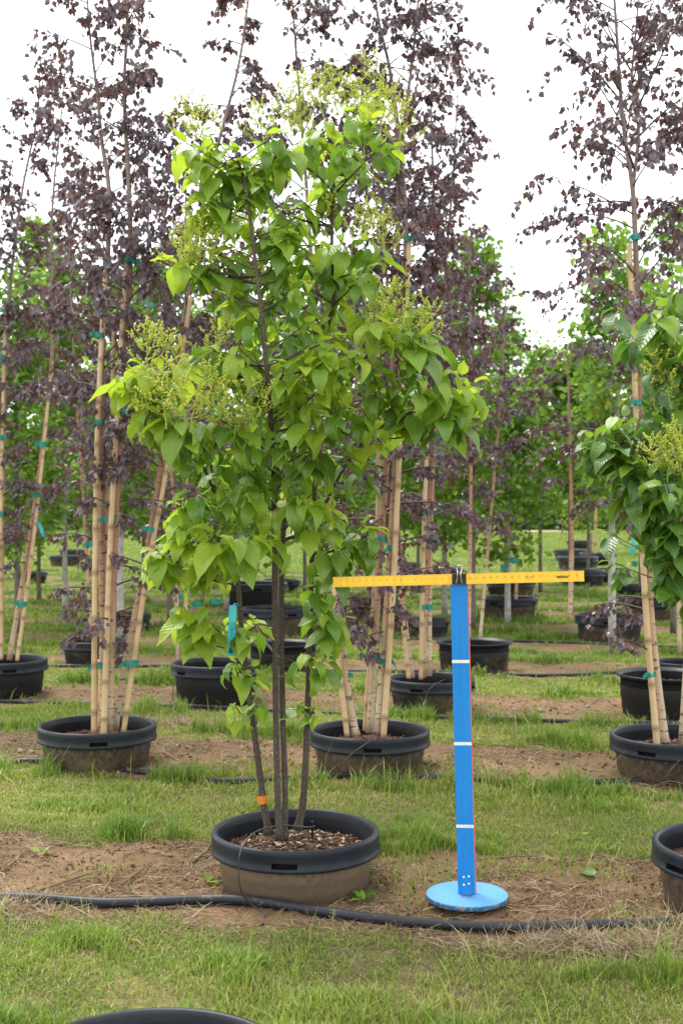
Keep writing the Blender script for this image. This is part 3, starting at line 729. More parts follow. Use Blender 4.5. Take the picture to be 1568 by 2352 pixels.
# ------------------------------------------------------------------ right lilac
Y1 = 4.5
stemsR = [([(1690, 1960, .0), (1680, 1700, 0), (1665, 1400, 0), (1650, 1150, 0), (1630, 950, 0), (1610, 760, 0)], .017, .006),
          ([(1715, 1960, .05), (1725, 1700, .05), (1735, 1350, .05), (1745, 1000, .05), (1760, 700, .05)], .017, .006),
          ([(1665, 1400, 0), (1600, 1300, -.05), (1540, 1240, -.1)], .008, .003), ([(1650, 1150, 0), (1560, 1080, -.05), (1470, 1030, -.05), (1410, 1010, -.05)], .008, .003),
          ([(1630, 950, 0), (1570, 850, -.05), (1510, 760, -.05)], .007, .003)]
clR = [(1494, 740, 0, 1.2, True), (1520, 735, 0, 1.2, True), (1540, 790, 0, 1.1), (1524, 850, 0, 1.1), (1555, 840), (1412, 980, -.05, 1.15, True), (1369, 1040, -.05, 1.2), (1388, 1035, -.1, 1.2), (1402, 1060, 0, 1.1), (1425, 1010, 0, 1.1), (1445, 1035, 0, 1.1), (1448, 1095, -.1, 1.15), (1438, 1140, -.1, 1.2), (1481, 1105, -.1, 1.2),
       (1530, 1140, -.2, 1.3), (1550, 1100, -.15, 1.2), (1507, 1095, -.1, 1.1), (1500, 1180, -.1, 1.2), (1484, 1195, -.1, 1.2), (1545, 1220, -.2, 1.25), (1514, 1240, -.1, 1.1), (1534, 1265, -.2), (1522, 1315, -.15, 1.1), (1545, 1320, -.1, 1.1), (1565, 1180, -.2, 1.2), (1570, 1280, -.1), (1560, 950, -.1), (1550, 1010, -.1), (1580, 900, 0), (1500, 960, 0), (1520, 1000, 0), (1480, 1050, 0), (1570, 1050, -.1), (1565, 1380, -.05, 1.1), (1600, 1240, -.1), (1610, 1150, -.2), (1580, 780), (1560, 660, 0, 1.1, True),
       (1640, 700), (1700, 640), (1760, 700), (1690, 800), (1750, 850), (1820, 900), (1640, 900), (1700, 950), (1790, 1000), (1850, 1050), (1650, 1050), (1720, 1100), (1780, 1150), (1840, 1200), (1660, 1200), (1720, 1280), (1800, 1300), (1640, 1340), (1690, 1400), (1760, 1400), (1620, 1420)]
panR = [(1498, 1062, -.1, .09), (1540, 1035, -.15, .10), (1524, 870, -.05, .10), (1560, 1060, -.2, .10), (1500, 880, 0, .07), (1600, 1000, -.2, .12), (1700, 620, 0, .12)]
RM = {'obj': M['rlil_obj'], 'yobj': M['lilac_obj'], 'attr': M['rlil_attr'], 'yattr': M['lilac_attr']}
lilac('lilac_tree', 'darker glossy leaved lilac beside the tall cane, cut off by the picture edge', POT_R, Y1, stemsR, clR, panR, RM, 8, 30, 170, (1650, 1050, 320, 420, .35))

# ------------------------------------------------------------------ birches
def birch(label, group, Y, base, stems, seed, dens=1.0, zmin=.5, lsz=.046, reach=1.0, nm='birch_tree'):
    """stems: (control points px,py,dy , r0, r1). foliage hangs from branches off every stem"""
    rng = np.random.default_rng(seed)
    e = empty(nm, (base[0], base[1], gz1(*base) + .16)); tag(e, label, 'tree', group)
    tw = MB(); LO = []; LD = []
    for ctrl, r0, r1 in stems:
        pts = spline(np.array([P(px, py, Y + dy) for px, py, dy in ctrl]), 6)
        rr = 1.12 * r0 + (r1 - 1.12 * r0) * np.linspace(0, 1, len(pts)) ** 1.35; rr[0] *= 1.25
        MB().tube(pts, rr, 9).build('trunk', M['bbark'], e)
        seg = np.linalg.norm(np.diff(pts, axis=0), axis=1); cum = np.concatenate([[0], np.cumsum(seg)]); Lt = cum[-1]
        s = 0
        while s < Lt:
            s += rng.uniform(.055, .135) / dens
            if s >= Lt: break
            k = min(np.searchsorted(cum, s), len(pts) - 1); p = pts[k - 1] + (pts[k] - pts[k - 1]) * ((s - cum[k - 1]) / seg[k - 1])
            if p[2] < zmin + rng.random() * .45: continue
            frac = s / Lt
            if p[2] < 2.3 and rng.random() < .38: continue
            L = (.30 + .55 * (1 - frac) ** .7) * rng.uniform(.45, 1.15) * reach
            L *= .42 + .58 * min(1, max(0, (p[2] - .9) / 1.6))
            az = rng.random() * 2 * PI; el = rng.uniform(.25, .95) if p[2] > 1.5 else rng.uniform(-.1, .6)
            d = np.array([math.cos(az) * math.cos(el), math.sin(az) * math.cos(el), math.sin(el)])
            tip = p + d * L + np.array([0, 0, -.30 * L * rng.uniform(.3, 1.3)])
            pth = bez(p, p + d * L * .55, tip, 7)
            tw.tube(pth, np.linspace(.0060, .0018, 7) * (.65 + .6 * (1 - frac)), 4, False)
            subs = [(pth, .3)]
            for _ in range(rng.integers(3, 6)):
                i0 = rng.integers(2, 6); q0 = pth[i0]; az2 = az + rng.normal(0, .9)
                l2 = L * rng.uniform(.2, .42)
                d2 = np.array([math.cos(az2), math.sin(az2), rng.uniform(-.5, .5)])
                p2 = bez(q0, q0 + d2 * l2 * .6, q0 + d2 * l2 + np.array([0, 0, -.4 * l2]), 5)
                tw.tube(p2, np.linspace(.0026, .0013, 5), 3, False); subs.append((p2, .15))
            for pp, st0 in subs:
                Ls = np.linalg.norm(np.diff(pp, axis=0), axis=1).sum()
                nl = int(Ls * (1 - st0) / .018) + 1
                for f in st0 + (1 - st0) * rng.random(nl):
                    ii = f * (len(pp) - 1); i0 = min(int(ii), len(pp) - 2)
                    LO.append(pp[i0] + (pp[i0 + 1] - pp[i0]) * (ii - i0) + rng.normal(0, .013, 3) - np.array([0, 0, .012]))
                    LD.append((pp[-1] - pp[0]) / (Ls + 1e-6) * .35)
    tag(tw.build('branches', M['twig'], e), kind='stuff')
    LO = np.array(LO); n = len(LO)
    d = np.array(LD) + rng.normal(0, .5, (n, 3)) + np.array([0, 0, -1.0])
    B = basis(d, rng.normal(0, .8, (n, 3)) + np.array([0, 0, .6])); sz = lsz * rng.uniform(.65, 1.2, n)
    va = np.clip(rng.beta(2, 2.2, n) + (vnoise(LO[:, 0] + LO[:, 1], LO[:, 2], .3, seed) - .5) * .5, 0, 1)
    tag(MB().scatter(BLEAF, LO, B, sz, va).build('foliage', M['birch'], e, sm=False), kind='stuff')
    return e
def cane(Y, pts, r, label, group):
    rng = np.random.default_rng(int(pts[0][0] * 7 + Y * 100))
    c = spline(np.array([P(px, py, Y + dy) for px, py, dy in pts]), 4)
    L = np.linalg.norm(c[-1] - c[0]); n = max(6, int(L / .028))
    idx = np.linspace(0, len(c) - 1, n); w = np.array([c[min(int(a), len(c) - 2)] + (c[min(int(a), len(c) - 2) + 1] - c[min(int(a), len(c) - 2)]) * (a - min(int(a), len(c) - 2)) for a in idx])
    node = (np.arange(n) % 9 == 4); rr = 1.12 * r * (1 - .25 * np.linspace(0, 1, n)) * np.where(node, 1.16, 1.0)
    var = np.repeat(np.where(node, 1.0, rng.uniform(0, .2, n)), 9)
    mb = MB(); mb.tube(w, rr, 9, True, var=var)
    o = mb.build('bamboo_cane', M['bamboo'], loc=tuple(w[0])); tag(o, label, 'cane', group); return w
def tie(px, py, Y, wpx, label, group, tilt=0.0, tail=True, hpx=12):
    rng = np.random.default_rng(int(px * 13 + py)); c = P(px, py, Y); w = wpx / FPX * Y / 2; h = hpx / FPX * Y
    mb = MB(); n = 20; a = np.arange(n) * 2 * PI / n
    rx = w; ry = max(.018, w * .55)
    rows = []
    for k, zz in enumerate((-.5, -.1, .3, .5)):
        wob = 1 + .06 * np.sin(a * 3 + k) 
        rows.append(np.stack([rx * wob * np.cos(a), ry * wob * np.sin(a), zz * h + tilt * rx * np.cos(a) + .002 * np.sin(a * 4 + k)], -1))
    v = np.concatenate(rows) + c
    i = np.arange(3)[:, None] * n; j = np.arange(n)[None, :]
    mb.add(v, np.stack([i + j, i + (j + 1) % n, i + n + (j + 1) % n, i + n + j], -1).reshape(-1, 4))
    if tail:
        sg = 1 if rng.random() < .5 else -1
        p0 = c + np.array([sg * rx * .8, -ry * .7, 0]); t = np.linspace(0, 1, 5)[:, None]
        mid = p0 + np.array([sg * .012, -.012, .008]); pth = bez(p0, mid, p0 + np.array([sg * .03, -.012, rng.uniform(-.04, .03)]), 5)
        up = np.array([0, 0, h * .42]); vv = np.vstack([pth + up, pth - up])
        mb.add(vv, np.array([[k, k + 1, k + 6, k + 5] for k in range(4)]))
    o = mb.build('tie_tape', M['teal'], loc=tuple(c)); tag(o, label, 'tape', group); return o

def yoff(k): return row2[k][1]
Yl, Yc, Yr = yoff(0), yoff(1), yoff(2)
birch('purple birch with pale trunks tied to canes in the wire loop pot', 'purple birches', Yl, row2[0], [
    ([(238, 1682, .02), (236, 1400, .02), (232, 1000, .03), (236, 750, .03), (248, 590, .03), (250, 430, .02), (235, 330, 0), (222, 200, -.02), (205, 60, -.02), (200, -60, -.02)], .019, .004),
    ([(252, 1680, -.03), (262, 1300, -.03), (275, 1000, -.02), (288, 780, -.02), (300, 590, 0), (296, 420, .02), (286, 230, .02), (290, 100, .02), (297, -40, .02), (305, -180, .02)], .019, .004),
    ([(264, 1676, .05), (292, 1500, .06), (330, 1320, .08), (365, 1100, .1), (400, 880, .12), (432, 690, .14), (470, 450, .15), (515, 280, .15), (550, 140, .15), (570, 0, .15), (590, -160, .15)], .018, .004)], 21, 1.65)
birch('purple leaved birch behind the green lilac, its pale trunks spreading in a fan', 'purple birches', Yc, row2[1], [
    ([(817, 1688, -.06), (800, 1600, -.06), (783, 1480, -.05), (770, 1350, -.04), (755, 1150, 0), (735, 900, .03), (716, 620, .05), (705, 450, .06), (690, 250, .06), (675, 60, .06), (665, -100, .06)], .020, .004),
    ([(848, 1682, .05), (862, 1450, .05), (884, 1100, .05), (903, 800, .05), (912, 600, .05), (915, 440, .05), (925, 300, .05), (945, 150, .05), (960, 0, .05), (965, -120, .05)], .018, .004),
    ([(866, 1690, -.04), (888, 1400, -.04), (912, 1000, -.03), (930, 700, -.02), (932, 540, 0), (922, 380, 0), (908, 250, 0), (893, 150, 0), (868, 40, 0), (850, -100, 0)], .020, .005)], 22, 1.8, reach=1.1)
birch('purple leaved birch behind the darker lilac, forking high above its reddish trunk', 'purple birches', Yr, row2[2], [
    ([(1528, 1712, 0), (1508, 1560, 0), (1492, 1400, 0), (1480, 1200, .02), (1470, 950, .03), (1463, 700, .03), (1456, 500, .03), (1450, 420, .03), (1430, 280, .02), (1420, 150, .0), (1410, 0, -.02), (1400, -120, -.02)], .021, .005),
    ([(1452, 430, .03), (1464, 330, .06), (1463, 250, .1), (1450, 180, .12), (1460, 60, .14), (1470, -80, .14)], .010, .004),
    ([(1565, 1712, .05), (1580, 1450, .06), (1600, 1100, .08), (1620, 700, .1), (1640, 300, .12), (1650, -50, .12)], .018, .004)], 23, 1.35, reach=1.25)
FP = FARPOTS
birch('leaning purple birch with reddish trunk in the deep black pot', 'purple birches', FP[0][1], FP[0], [
    ([(22, 1515, 0), (50, 1350, 0), (75, 1200, 0), (98, 1030, .0), (118, 850, 0), (120, 700, 0), (118, 560, 0), (125, 420, 0), (140, 280, 0), (150, 150, 0)], .018, .004),
    ([(2, 1512, .05), (6, 1200, .05), (12, 900, .05), (20, 700, .05), (35, 560, .05), (55, 420, .05), (85, 270, .05), (95, 120, .05)], .018, .004),
    ([(-20, 1512, -.05), (-50, 1100, -.05), (-70, 700, -.05), (-80, 300, -.05)], .018, .004)], 24, 1.3, lsz=.050, zmin=.95)
birch('purple birch with a leaning pair of trunks in the pot behind the blue post', 'purple birches', FP[2][1], FP[2], [
    ([(945, 1556, 0), (930, 1430, 0), (915, 1250, .02), (905, 1000, .04), (890, 700, .06), (880, 400, .06), (870, 200, .06)], .019, .004),
    ([(970, 1556, .05), (976, 1300, .05), (985, 1000, .05), (995, 750, .05), (1002, 600, .05), (995, 420, .05), (990, 250, .05), (1005, 100, .05)], .019, .004),
    ([(985, 1552, -.04), (988, 1250, 0), (1000, 950, .02), (1020, 650, .03), (1040, 400, .03), (1050, 200, .03)], .016, .004)], 25, 1.4, lsz=.050, zmin=.9)
birch('purple birch behind the deep black pot with the blue tag in front', 'purple birches', FP[4][1], (FP[4][0] + 1.05, FP[4][1]), [
    ([(410, 1540, 0), (395, 1100, 0), (345, 800, 0), (342, 600, 0), (340, 400, 0), (345, 250, 0)], .017, .004),
    ([(425, 1540, 0), (430, 1000, 0), (425, 600, 0), (430, 350, 0)], .016, .004)], 26, 1.2, lsz=.052, zmin=1.0)
birch('thin purple birch rising from the half hidden brown sided pot', 'purple birches', FP[4][1], FP[4], [
    ([(210, 1470, 0), (190, 1100, 0), (170, 800, 0), (160, 560, 0), (165, 400, 0)], .015, .004)], 27, 1.2, lsz=.052)
birch('purple birch at the row behind the empty open pot', 'purple birches', 12.2, ((1085 - CX) / FPX * 12.2, 12.2), [
    ([(1075, 1490, 0), (1080, 1200, 0), (1082, 900, 0), (1078, 650, 0), (1080, 520, 0)], .017, .004),
    ([(1100, 1490, .1), (1125, 1200, .1), (1150, 900, .1), (1160, 700, .1), (1165, 600, .1)], .015, .004)], 28, 1.1, lsz=.055, zmin=1.1)
birch('low purple birch branch clump above the end of the ruler', 'purple birches', 13.0, ((1290 - CX) / FPX * 13.0, 13.0), [
    ([(1308, 1425, 0), (1312, 1250, 0), (1310, 1080, 0), (1305, 900, 0), (1300, 800, 0)], .024, .006)], 29, .55, lsz=.055, zmin=1.35)
birch('purple birch twigs drooping over the pot at the picture edge', 'purple birches', FP[7][1], FP[7], [
    ([(1560, 1500, 0), (1555, 1300, 0), (1550, 1000, 0), (1560, 700, 0), (1570, 500, 0)], .016, .004)], 31, .9, lsz=.05)

# canes
gL, gC, gR, gF = 'canes in the wire loop pot', 'canes in the pot behind the lilac', 'canes beside the darker lilac', 'canes in the rows behind'
cane(Yl, [(217, 1684, -.06), (219, 1300, -.06), (226, 950, -.04), (245, 598, .0)], .0165, 'upright bamboo cane beside the leftmost trunk of the wire loop pot', gL)
cane(Yl, [(238, 1690, -.1), (256, 1200, -.08), (292, 572, -.04)], .0165, 'tall bamboo cane leaning right, ending at a green tape under the sky', gL)
cane(Yl, [(283, 1686, 0), (322, 1420, .02), (345, 1280, .04), (385, 1060, .08), (438, 680, .1)], .015, 'golden bamboo cane leaning far right from the wire loop pot', gL)
cane(Yl, [(229, 1676, .06), (240, 1300, .05), (255, 1000, .05), (262, 760, .05)], .013, 'brown inner bamboo cane between the trunks of the wire loop pot', gL)
cane(Yc, [(797, 1690, -.1), (778, 1520, -.1), (766, 1330, -.08), (745, 1050, -.05)], .015, 'bamboo cane leaning left, touching the end of the yellow ruler', gC)
cane(Yc, [(880, 1694, -.08), (905, 1300, -.08), (922, 900, -.06), (940, 545, -.03)], .0165, 'straight pale bamboo cane in front of the birch trunks', gC)
cane(Yc, [(838, 1678, .1), (865, 1250, .1), (868, 900, .1), (861, 655, .1)], .014, 'thinner bamboo cane behind the birch trunks', gC)
cane(Yr, [(1508, 1716, -.05), (1485, 1440, -.05), (1468, 1150, -.03), (1455, 830, 0), (1444, 560, 0)], .0165, 'long bamboo cane beside the darker lilac leaves', gR)
cane(Yr, [(1518, 1712, .03), (1493, 1400, .03), (1474, 1100, .03), (1464, 900, .03), (1456, 640, .03)], .014, 'second bamboo cane directly against the long one', gR)
cane(FP[0][1], [(40, 1518, -.05), (70, 1300, -.04), (98, 1060, -.02), (120, 830, 0)], .014, 'leaning bamboo cane in the deep black pot', gF)
cane(FP[0][1], [(3, 1515, -.04), (4, 1100, -.04), (14, 706, 0)], .015, 'upright bamboo cane at the edge of the deep black pot', gF)
cane(FP[2][1], [(938, 1558, -.05), (922, 1400, -.05), (905, 1200, 0)], .015, 'orange bamboo cane leaning over the pot behind the post', gF)
cane(FP[2][1], [(966, 1560, -.04), (972, 1250, -.04), (984, 950, 0), (996, 720, 0)], .016, 'bamboo cane upright in the pot behind the post', gF)
cane(14.6, [(1365, 1272, 0), (1368, 1160, 0)], .02, 'short pale cane standing in a far pot', gF)
cane(14.6, [(858, 1380, 0), (866, 1300, 0), (870, 1180, 0)], .016, 'slim cane in the dark pot under the ruler', gF)
cane(FP[14][1] + .3, [(1184, 1380, 0), (1188, 1280, 0)], .02, 'cane beside the pink marked trunk', gF)
cane(FP[15][1], [(1521, 1385, 0), (1516, 1290, 0)], .018, 'slim cane in the black pot beside the white trunk', gF)
# ties
def ties(Y, lst, label, group):
    for px, py, w in lst: tie(px, py, Y - .05, w * .86, label, group, tilt=((px * 7) % 5 - 2) * .06)
ties(Yl, [(230, 1530, 36), (215, 1250, 24), (225, 970, 26), (228, 770, 26), (244, 608, 20)], 'green tape around the upright cane and trunk in the wire loop pot', 'green tapes on the wire loop pot canes')
ties(Yl, [(302, 1524, 40), (252, 1193, 34), (272, 942, 30), (297, 840, 20), (294, 598, 26), (345, 1216, 20), (318, 606, 18)], 'green tape on the right leaning canes of the wire loop pot', 'green tapes on the wire loop pot canes')
ties(Yc, [(785, 1550, 40), (860, 1510, 22), (884, 1518, 34), (903, 1258, 26), (878, 1238, 20), (917, 955, 26), (937, 548, 24), (861, 668, 20), (917, 600, 18)], 'green tape around birch trunk and cane behind the lilac', 'green tapes behind the lilac')
ties(Yr, [(1494, 1549, 26), (1476, 1258, 24), (1464, 925, 24), (1458, 545, 22)], 'green tape on the tall cane beside the darker lilac', 'green tapes beside the darker lilac')
ties(FP[0][1], [(52, 1388, 24), (86, 1136, 26), (98, 1020, 22), (6, 820, 18), (12, 708, 20), (3, 1180, 16), (3, 1005, 16)], 'green tape on the leaning canes of the deep black pot', 'green tapes on the deep black pot canes')
ties(FP[2][1], [(930, 1413, 24), (985, 1395, 22), (980, 1178, 20), (993, 1000, 18), (1002, 690, 18)], 'green tape on the trunks behind the blue post', 'green tapes behind the blue post')
ties(15.5, [(495, 1382, 26), (455, 1388, 26), (420, 1372, 24), (1180, 1288, 22), (1155, 1302, 14), (1408, 1190, 18), (1458, 1295, 14), (345, 700, 16)], 'small green tape on a far trunk', 'green tapes in the far rows')

# ------------------------------------------------------------------ green trees behind
def green_tree(px, ytop, ybot, Y, wpx, label, seed, group='green trees in the rows behind', bark='greybark', n=None, trunk_px=None, lsz=.075, mat='green', lean=0):
    rng = np.random.default_rng(seed)
    X = (px - CX) / FPX * Y; zt = CAM_Z - (ytop - CY) / FPX * Y; zb = max(.35, CAM_Z - (ybot - CY) / FPX * Y); R = wpx / FPX * Y / 2
    e = empty('shade_tree', (X, Y, gz1(X, Y))); tag(e, label, 'tree', group)
    tp = np.array([[X + lean * 1.0, Y, .0], [X + lean * .5, Y, zb], [X + rng.normal(0, .04), Y, (zb + zt) / 2], [X, Y, zt - .1]])
    c = spline(tp, 6); r0 = .045 if bark != 'greybark' else .04
    MB().tube(c, np.linspace(r0, .008, len(c)), 9).build('trunk', M[bark], e)
    tw = MB(); O = []; H = zt - zb
    nl = n or int(1500 + 900 * H * R)
    nb = int(26 + 14 * H)
    perb = nl // nb
    for _ in range(nb):
        f = rng.random() ** .9; z = zb + f * H * .96
        prof = R * (0.35 + .65 * min(1, (f + .10) * 3.0)) * (1 - .72 * max(0, f - .35) / .65)
        az = rng.random() * 2 * PI; L = prof * rng.uniform(.6, 1.15)
        a = np.array([X, Y, z - L * .35]); d = np.array([math.cos(az), math.sin(az), 0])
        tip = a + d * L + np.array([0, 0, L * rng.uniform(.15, .6)])
        pth = bez(a, a + d * L * .5 + np.array([0, 0, L * .3]), tip, 5)
        tw.tube(pth, np.linspace(.010, .003, 5), 4, False)
        k = perb; ff = rng.uniform(.2, 1.05, k) ** .8
        p = a + (tip - a) * ff[:, None] + rng.normal(0, 1, (k, 3)) * np.array([.13, .13, .10]) * (.6 + R * .5)
        O.append(p)
    tag(tw.build('branches', M[bark], e), kind='stuff')
    O = np.vstack(O); k = len(O)
    d = rng.normal(0, .6, (k, 3)) + np.array([0, 0, -.6]) + nrm(O - np.array([X, Y, 0]) * [1, 1, 0] - np.array([0, 0, 1]) * O[:, 2:3]) * .5
    nn = rng.normal(0, .5, (k, 3)) + np.array([0, 0, .8])
    va = np.clip(rng.beta(2, 2.3, k) + (vnoise(O[:, 0] * 1.3 + O[:, 1], O[:, 2], .45, seed) - .5) * .6, 0, 1)
    tag(MB().scatter(GLEAF, O, basis(d, nn), lsz * rng.uniform(.6, 1.25, k), va).build('foliage', M[mat], e, sm=False), kind='stuff')
    return e
gl = 'leafy green nursery tree in a row behind the purple birches'
for k, (px, yt, yb, Y, w, lab, bk) in enumerate([
        (1165, 850, 1270, 15.8, 220, 'broad dark green young tree above the pink marked trunk', 'whitebark'),
        (1405, 500, 1150, 13.2, 230, 'tall narrow green tree on the stout white trunk', 'whitebark'),
        (1310, 800, 1130, 17.2, 190, 'green tree with grey leaning trunk above the ruler end', 'greybark'),
        (1545, 440, 1200, 14.5, 240, 'tall green tree behind the darker lilac', 'greybark'),
        (277, 760, 1160, 13.6, 200, 'green tree on a slim whitish trunk behind the tied canes', 'whitebark'),
        (40, 600, 1270, 14.5, 240, 'green tree behind the upright cane of the deep black pot', 'greybark'), (150, 560, 1220, 17, 220, 'green tree on a pale trunk behind the leaning cane of the deep black pot', 'whitebark'), (390, 540, 1230, 16, 240, 'green tree behind the golden cane that leans far right', 'greybark'), (520, 600, 1250, 18, 260, 'green tree with pale trunk hidden behind the left side of the lilac', 'whitebark'),
        (640, 640, 1270, 15.5, 250, 'green tree straight behind the lilac trunks', 'greybark'), (790, 620, 1240, 17.5, 240, 'green tree behind the cane that touches the ruler end', 'greybark'), (900, 640, 1250, 15.5, 230, 'green tree behind the fan of birch trunks', 'greybark'), (1020, 600, 1230, 17, 240, 'green tree with pale trunk behind the crossing birch trunks', 'whitebark'), (1085, 520, 1200, 15, 220, 'green tree whose top shows just above the blue post and purple leaves', 'greybark'),
        (-60, 560, 1250, 16, 240, 'green tree mostly cut off beside the deep black pot', 'greybark'), (1660, 560, 1250, 16, 260, 'green tree hidden behind the crown of the darker lilac', 'greybark'), (1240, 790, 1180, 22, 190, 'lower green tree under the open gap of sky', 'greybark'), (1350, 760, 1190, 26, 180, 'distant green tree between the sky gap and the stout white trunk', 'greybark'),
        (90, 480, 1230, 20, 200, None, 'greybark'), (240, 600, 1230, 21, 220, None, 'greybark'), (330, 580, 1220, 20, 180, None, 'greybark'), (700, 700, 1200, 22, 220, None, 'greybark'), (960, 700, 1200, 23, 220, None, 'greybark'), (1470, 600, 1200, 21, 200, None, 'greybark'), (1160, 700, 1180, 24, 160, None, 'greybark'), (460, 700, 1220, 24, 220, None, 'greybark'),
        (-190, 600, 1240, 17, 240, None, 'greybark'), (-320, 640, 1230, 18, 240, None, 'greybark'), (-460, 620, 1230, 19, 240, None, 'greybark'), (-250, 700, 1220, 24, 240, None, 'greybark'), (1780, 600, 1240, 17, 240, None, 'greybark'), (1900, 640, 1230, 18, 240, None, 'greybark')]):
    green_tree(px, yt, yb, Y, w, lab or gl, 200 + k, bark=bk, lsz=.085 if Y > 16 else .075)
# pink marks on two trunks
for px, py, Y in ((1408, 1408, 13.2), (1165, 1372, 15.8)):
    pass
# far wood: one mass of foliage that closes the view
rng = np.random.default_rng(77)
wd = MB(); k = 40000
X = rng.uniform(-70, 75, k); Y = rng.uniform(97, 110, k)
top = 5.6 + 3.6 * vnoise(X, Y * 0, 4.5, 31) + 1.6 * vnoise(X, Y * 0, 1.6, 32)
Z = top * rng.random(k) ** .75
O = np.stack([X, Y, Z], -1); d = rng.normal(0, .6, (k, 3)) + np.array([0, -.2, -.5])
wd.scatter(GLEAF, O, basis(d, rng.normal(0, .5, (k, 3)) + np.array([0, -.3, .7])), rng.uniform(.45, .9, k), np.clip(rng.random(k) * .7 + vnoise(X, Z, 1.5, 33) * .4, 0, 1))
tag(wd.build('woodland', M['wood'], sm=False), 'distant wood closing off the nursery', 'wood', kind='stuff')
green_tree(1355, 775, 1150, 42, 170, 'dark blue green round tree far behind the rows', 300, n=5000, lsz=.22, mat='wood')

# ------------------------------------------------------------------ measuring stand
A = math.radians(9.5); RZ = rotz(-A)           # face turned a little to the left
Yp = 4.50
pb = P(1072, 2078, Yp); pt = P(1052.5, 1330, Yp)
zb = .022
st = empty('measuring_stand', (pb[0], pb[1], gz1(pb[0], pb[1]))); tag(st, 'blue wooden measuring post with white foot marks on a round base', 'measuring stand')
g0 = st.location.z
axis = nrm(pt - pb); sx = nrm(RZ @ np.array([1, 0, 0])); sx = nrm(sx - axis * np.dot(sx, axis)); sy = np.cross(axis, sx)   # sy points away from camera
ROT = np.stack([sx, sy, axis], -1)
base_c = np.array([pb[0], pb[1], g0 + .010 + zb])
Lp = (pt[2] - base_c[2]) / axis[2]
WP, TP = .0645, .036
mb = MB(); mb.box(base_c + axis * Lp / 2, (WP, TP, Lp), ROT)
post = mb.build('post', M['blue'], st, sm=False)
bev = post.modifiers.new('bevel', 'BEVEL'); bev.width = .0018; bev.segments = 2
mb = MB(); mb.box(base_c + axis * Lp / 2 + sx * (WP / 2 + .0008), (.0022, TP * .94, Lp * .995), ROT)
mb.build('painted_edge', M['redpaint'], post, sm=False)
for py in (1518, 1706, 1895):
    s_ = (P(1060, py, Yp)[2] - base_c[2]) / axis[2]
    mb = MB(); mb.box(base_c + axis * s_ - sy * (TP / 2 + .0004), (WP * 1.01, .0012, .0115), ROT); mb.build('foot_mark', M['white'], post, sm=False)
RD = .152
mb = MB(); mb.lathe([(.0, 0), (RD - .004, 0), (RD, .003), (RD, .0185)], 64, c=(pb[0], pb[1], g0 + .010))
disc = mb.build('base_disc', M['blue_edge'], st)
mb = MB(); mb.lathe([(RD, .0185), (RD - .0025, .0215), (.0, .0218)], 64, c=(pb[0], pb[1], g0 + .010)); mb.build('disc_top', M['blue_disc'], disc)
mb = MB()
bc = base_c - sy * (TP / 2 + .0018)
mb.box(bc + axis * .038, (.038, .0030, .076), ROT)
brk = mb.build('angle_bracket', M['blue'], st, sm=False)
mb = MB(); mb.box(base_c - sy * (TP / 2 + .0035 + .014) + np.array([0, 0, .0016]), (.040, .030, .0030), RZ); mb.build('foot_plate', M['steel'], brk, sm=False)
for u, w in ((-.0095, .066), (.0095, .069), (-.0095, .037), (.0095, .042)):
    c = bc + sx * u + axis * w
    mb = MB(); mb.tube(np.array([c - sy * .001, c - sy * .004, c - sy * .0052]), [.0042, .0040, .002], 12); mb.build('bolt', M['bolt'], brk)
# yardstick
rl = P(765, 1336.5, Yp + .10); rr_ = P(1338, 1322.5, Yp - .10)
yc = (rl + rr_) / 2; rx = nrm(rr_ - rl); rz = nrm(np.array([0, 0, 1]) - rx * rx[2]); ry = np.cross(rz, rx)
front = base_c + axis * (Lp - .012) - sy * (TP / 2 + .0034)
yc = yc + ry * np.dot(front - yc, ry) if False else np.array([yc[0], front[1] + (yc[0] - front[0]) * (rx[1] / rx[0]), yc[2]])
RL = np.linalg.norm(rr_ - rl); RH = .039; RR = np.stack([rx, ry, rz], -1)
ruler = MB().box(yc, (RL, .0055, RH), RR).build('yardstick', M['yellow'], sm=False, loc=tuple(yc)); tag(ruler, 'yellow wooden yardstick clipped across the top of the blue post', 'ruler')
mb = MB(); md = MB()
for k in range(1, 36 * 4):
    u = -RL / 2 + RL * k / 144.0; h = .0085 if k % 4 == 0 else (.0055 if k % 2 == 0 else .0035)
    for sgn in (1, -1):
        mb.box(yc + rx * u - ry * .0030 + rz * sgn * (RH / 2 - h / 2 - .0006), (.0007, .0006, h), RR)
mb.build('scale_ticks', M['fadeink'], ruler, sm=False)
digits = {'0': 'abcdef', '1': 'bc', '2': 'abged', '3': 'abgcd', '4': 'fgbc', '5': 'afgcd', '6': 'afgedc', '7': 'abc', '8': 'abcdefg', '9': 'abcdfg'}
segs = {'a': (0, .5, 1, 0), 'g': (0, 0, 1, 0), 'd': (0, -.5, 1, 0), 'b': (.5, .25, 0, 1), 'c': (.5, -.25, 0, 1), 'f': (-.5, .25, 0, 1), 'e': (-.5, -.25, 0, 1)}
mb = MB(); dw, dh = .0035, .0065
for k in range(1, 36):
    s_ = str(k)
    for i_, ch in enumerate(s_):
        off = (i_ - (len(s_) - 1) / 2) * .0052
        for sg in digits[ch]:
            a_, b_, hz, vt = segs[sg]
            c = yc + rx * (-RL / 2 + RL * k / 36 + off + a_ * dw) + rz * (.0035 + b_ * dh) - ry * .0030
            mb.box(c, (dw if hz else .0009, .0006, .0009 if hz else dh / 2), RR)
mb.build('inch_numbers', M['fadeink'], ruler, sm=False)
mb = MB(); rg = np.random.default_rng(3); u = RL / 2 - .098
for k in range(18):
    w = rg.uniform(.0007, .0020); mb.box(yc + rx * (u + w / 2) - ry * .0031 - rz * .001, (w, .0007, .009), RR); u += w + rg.uniform(.0006, .0015)
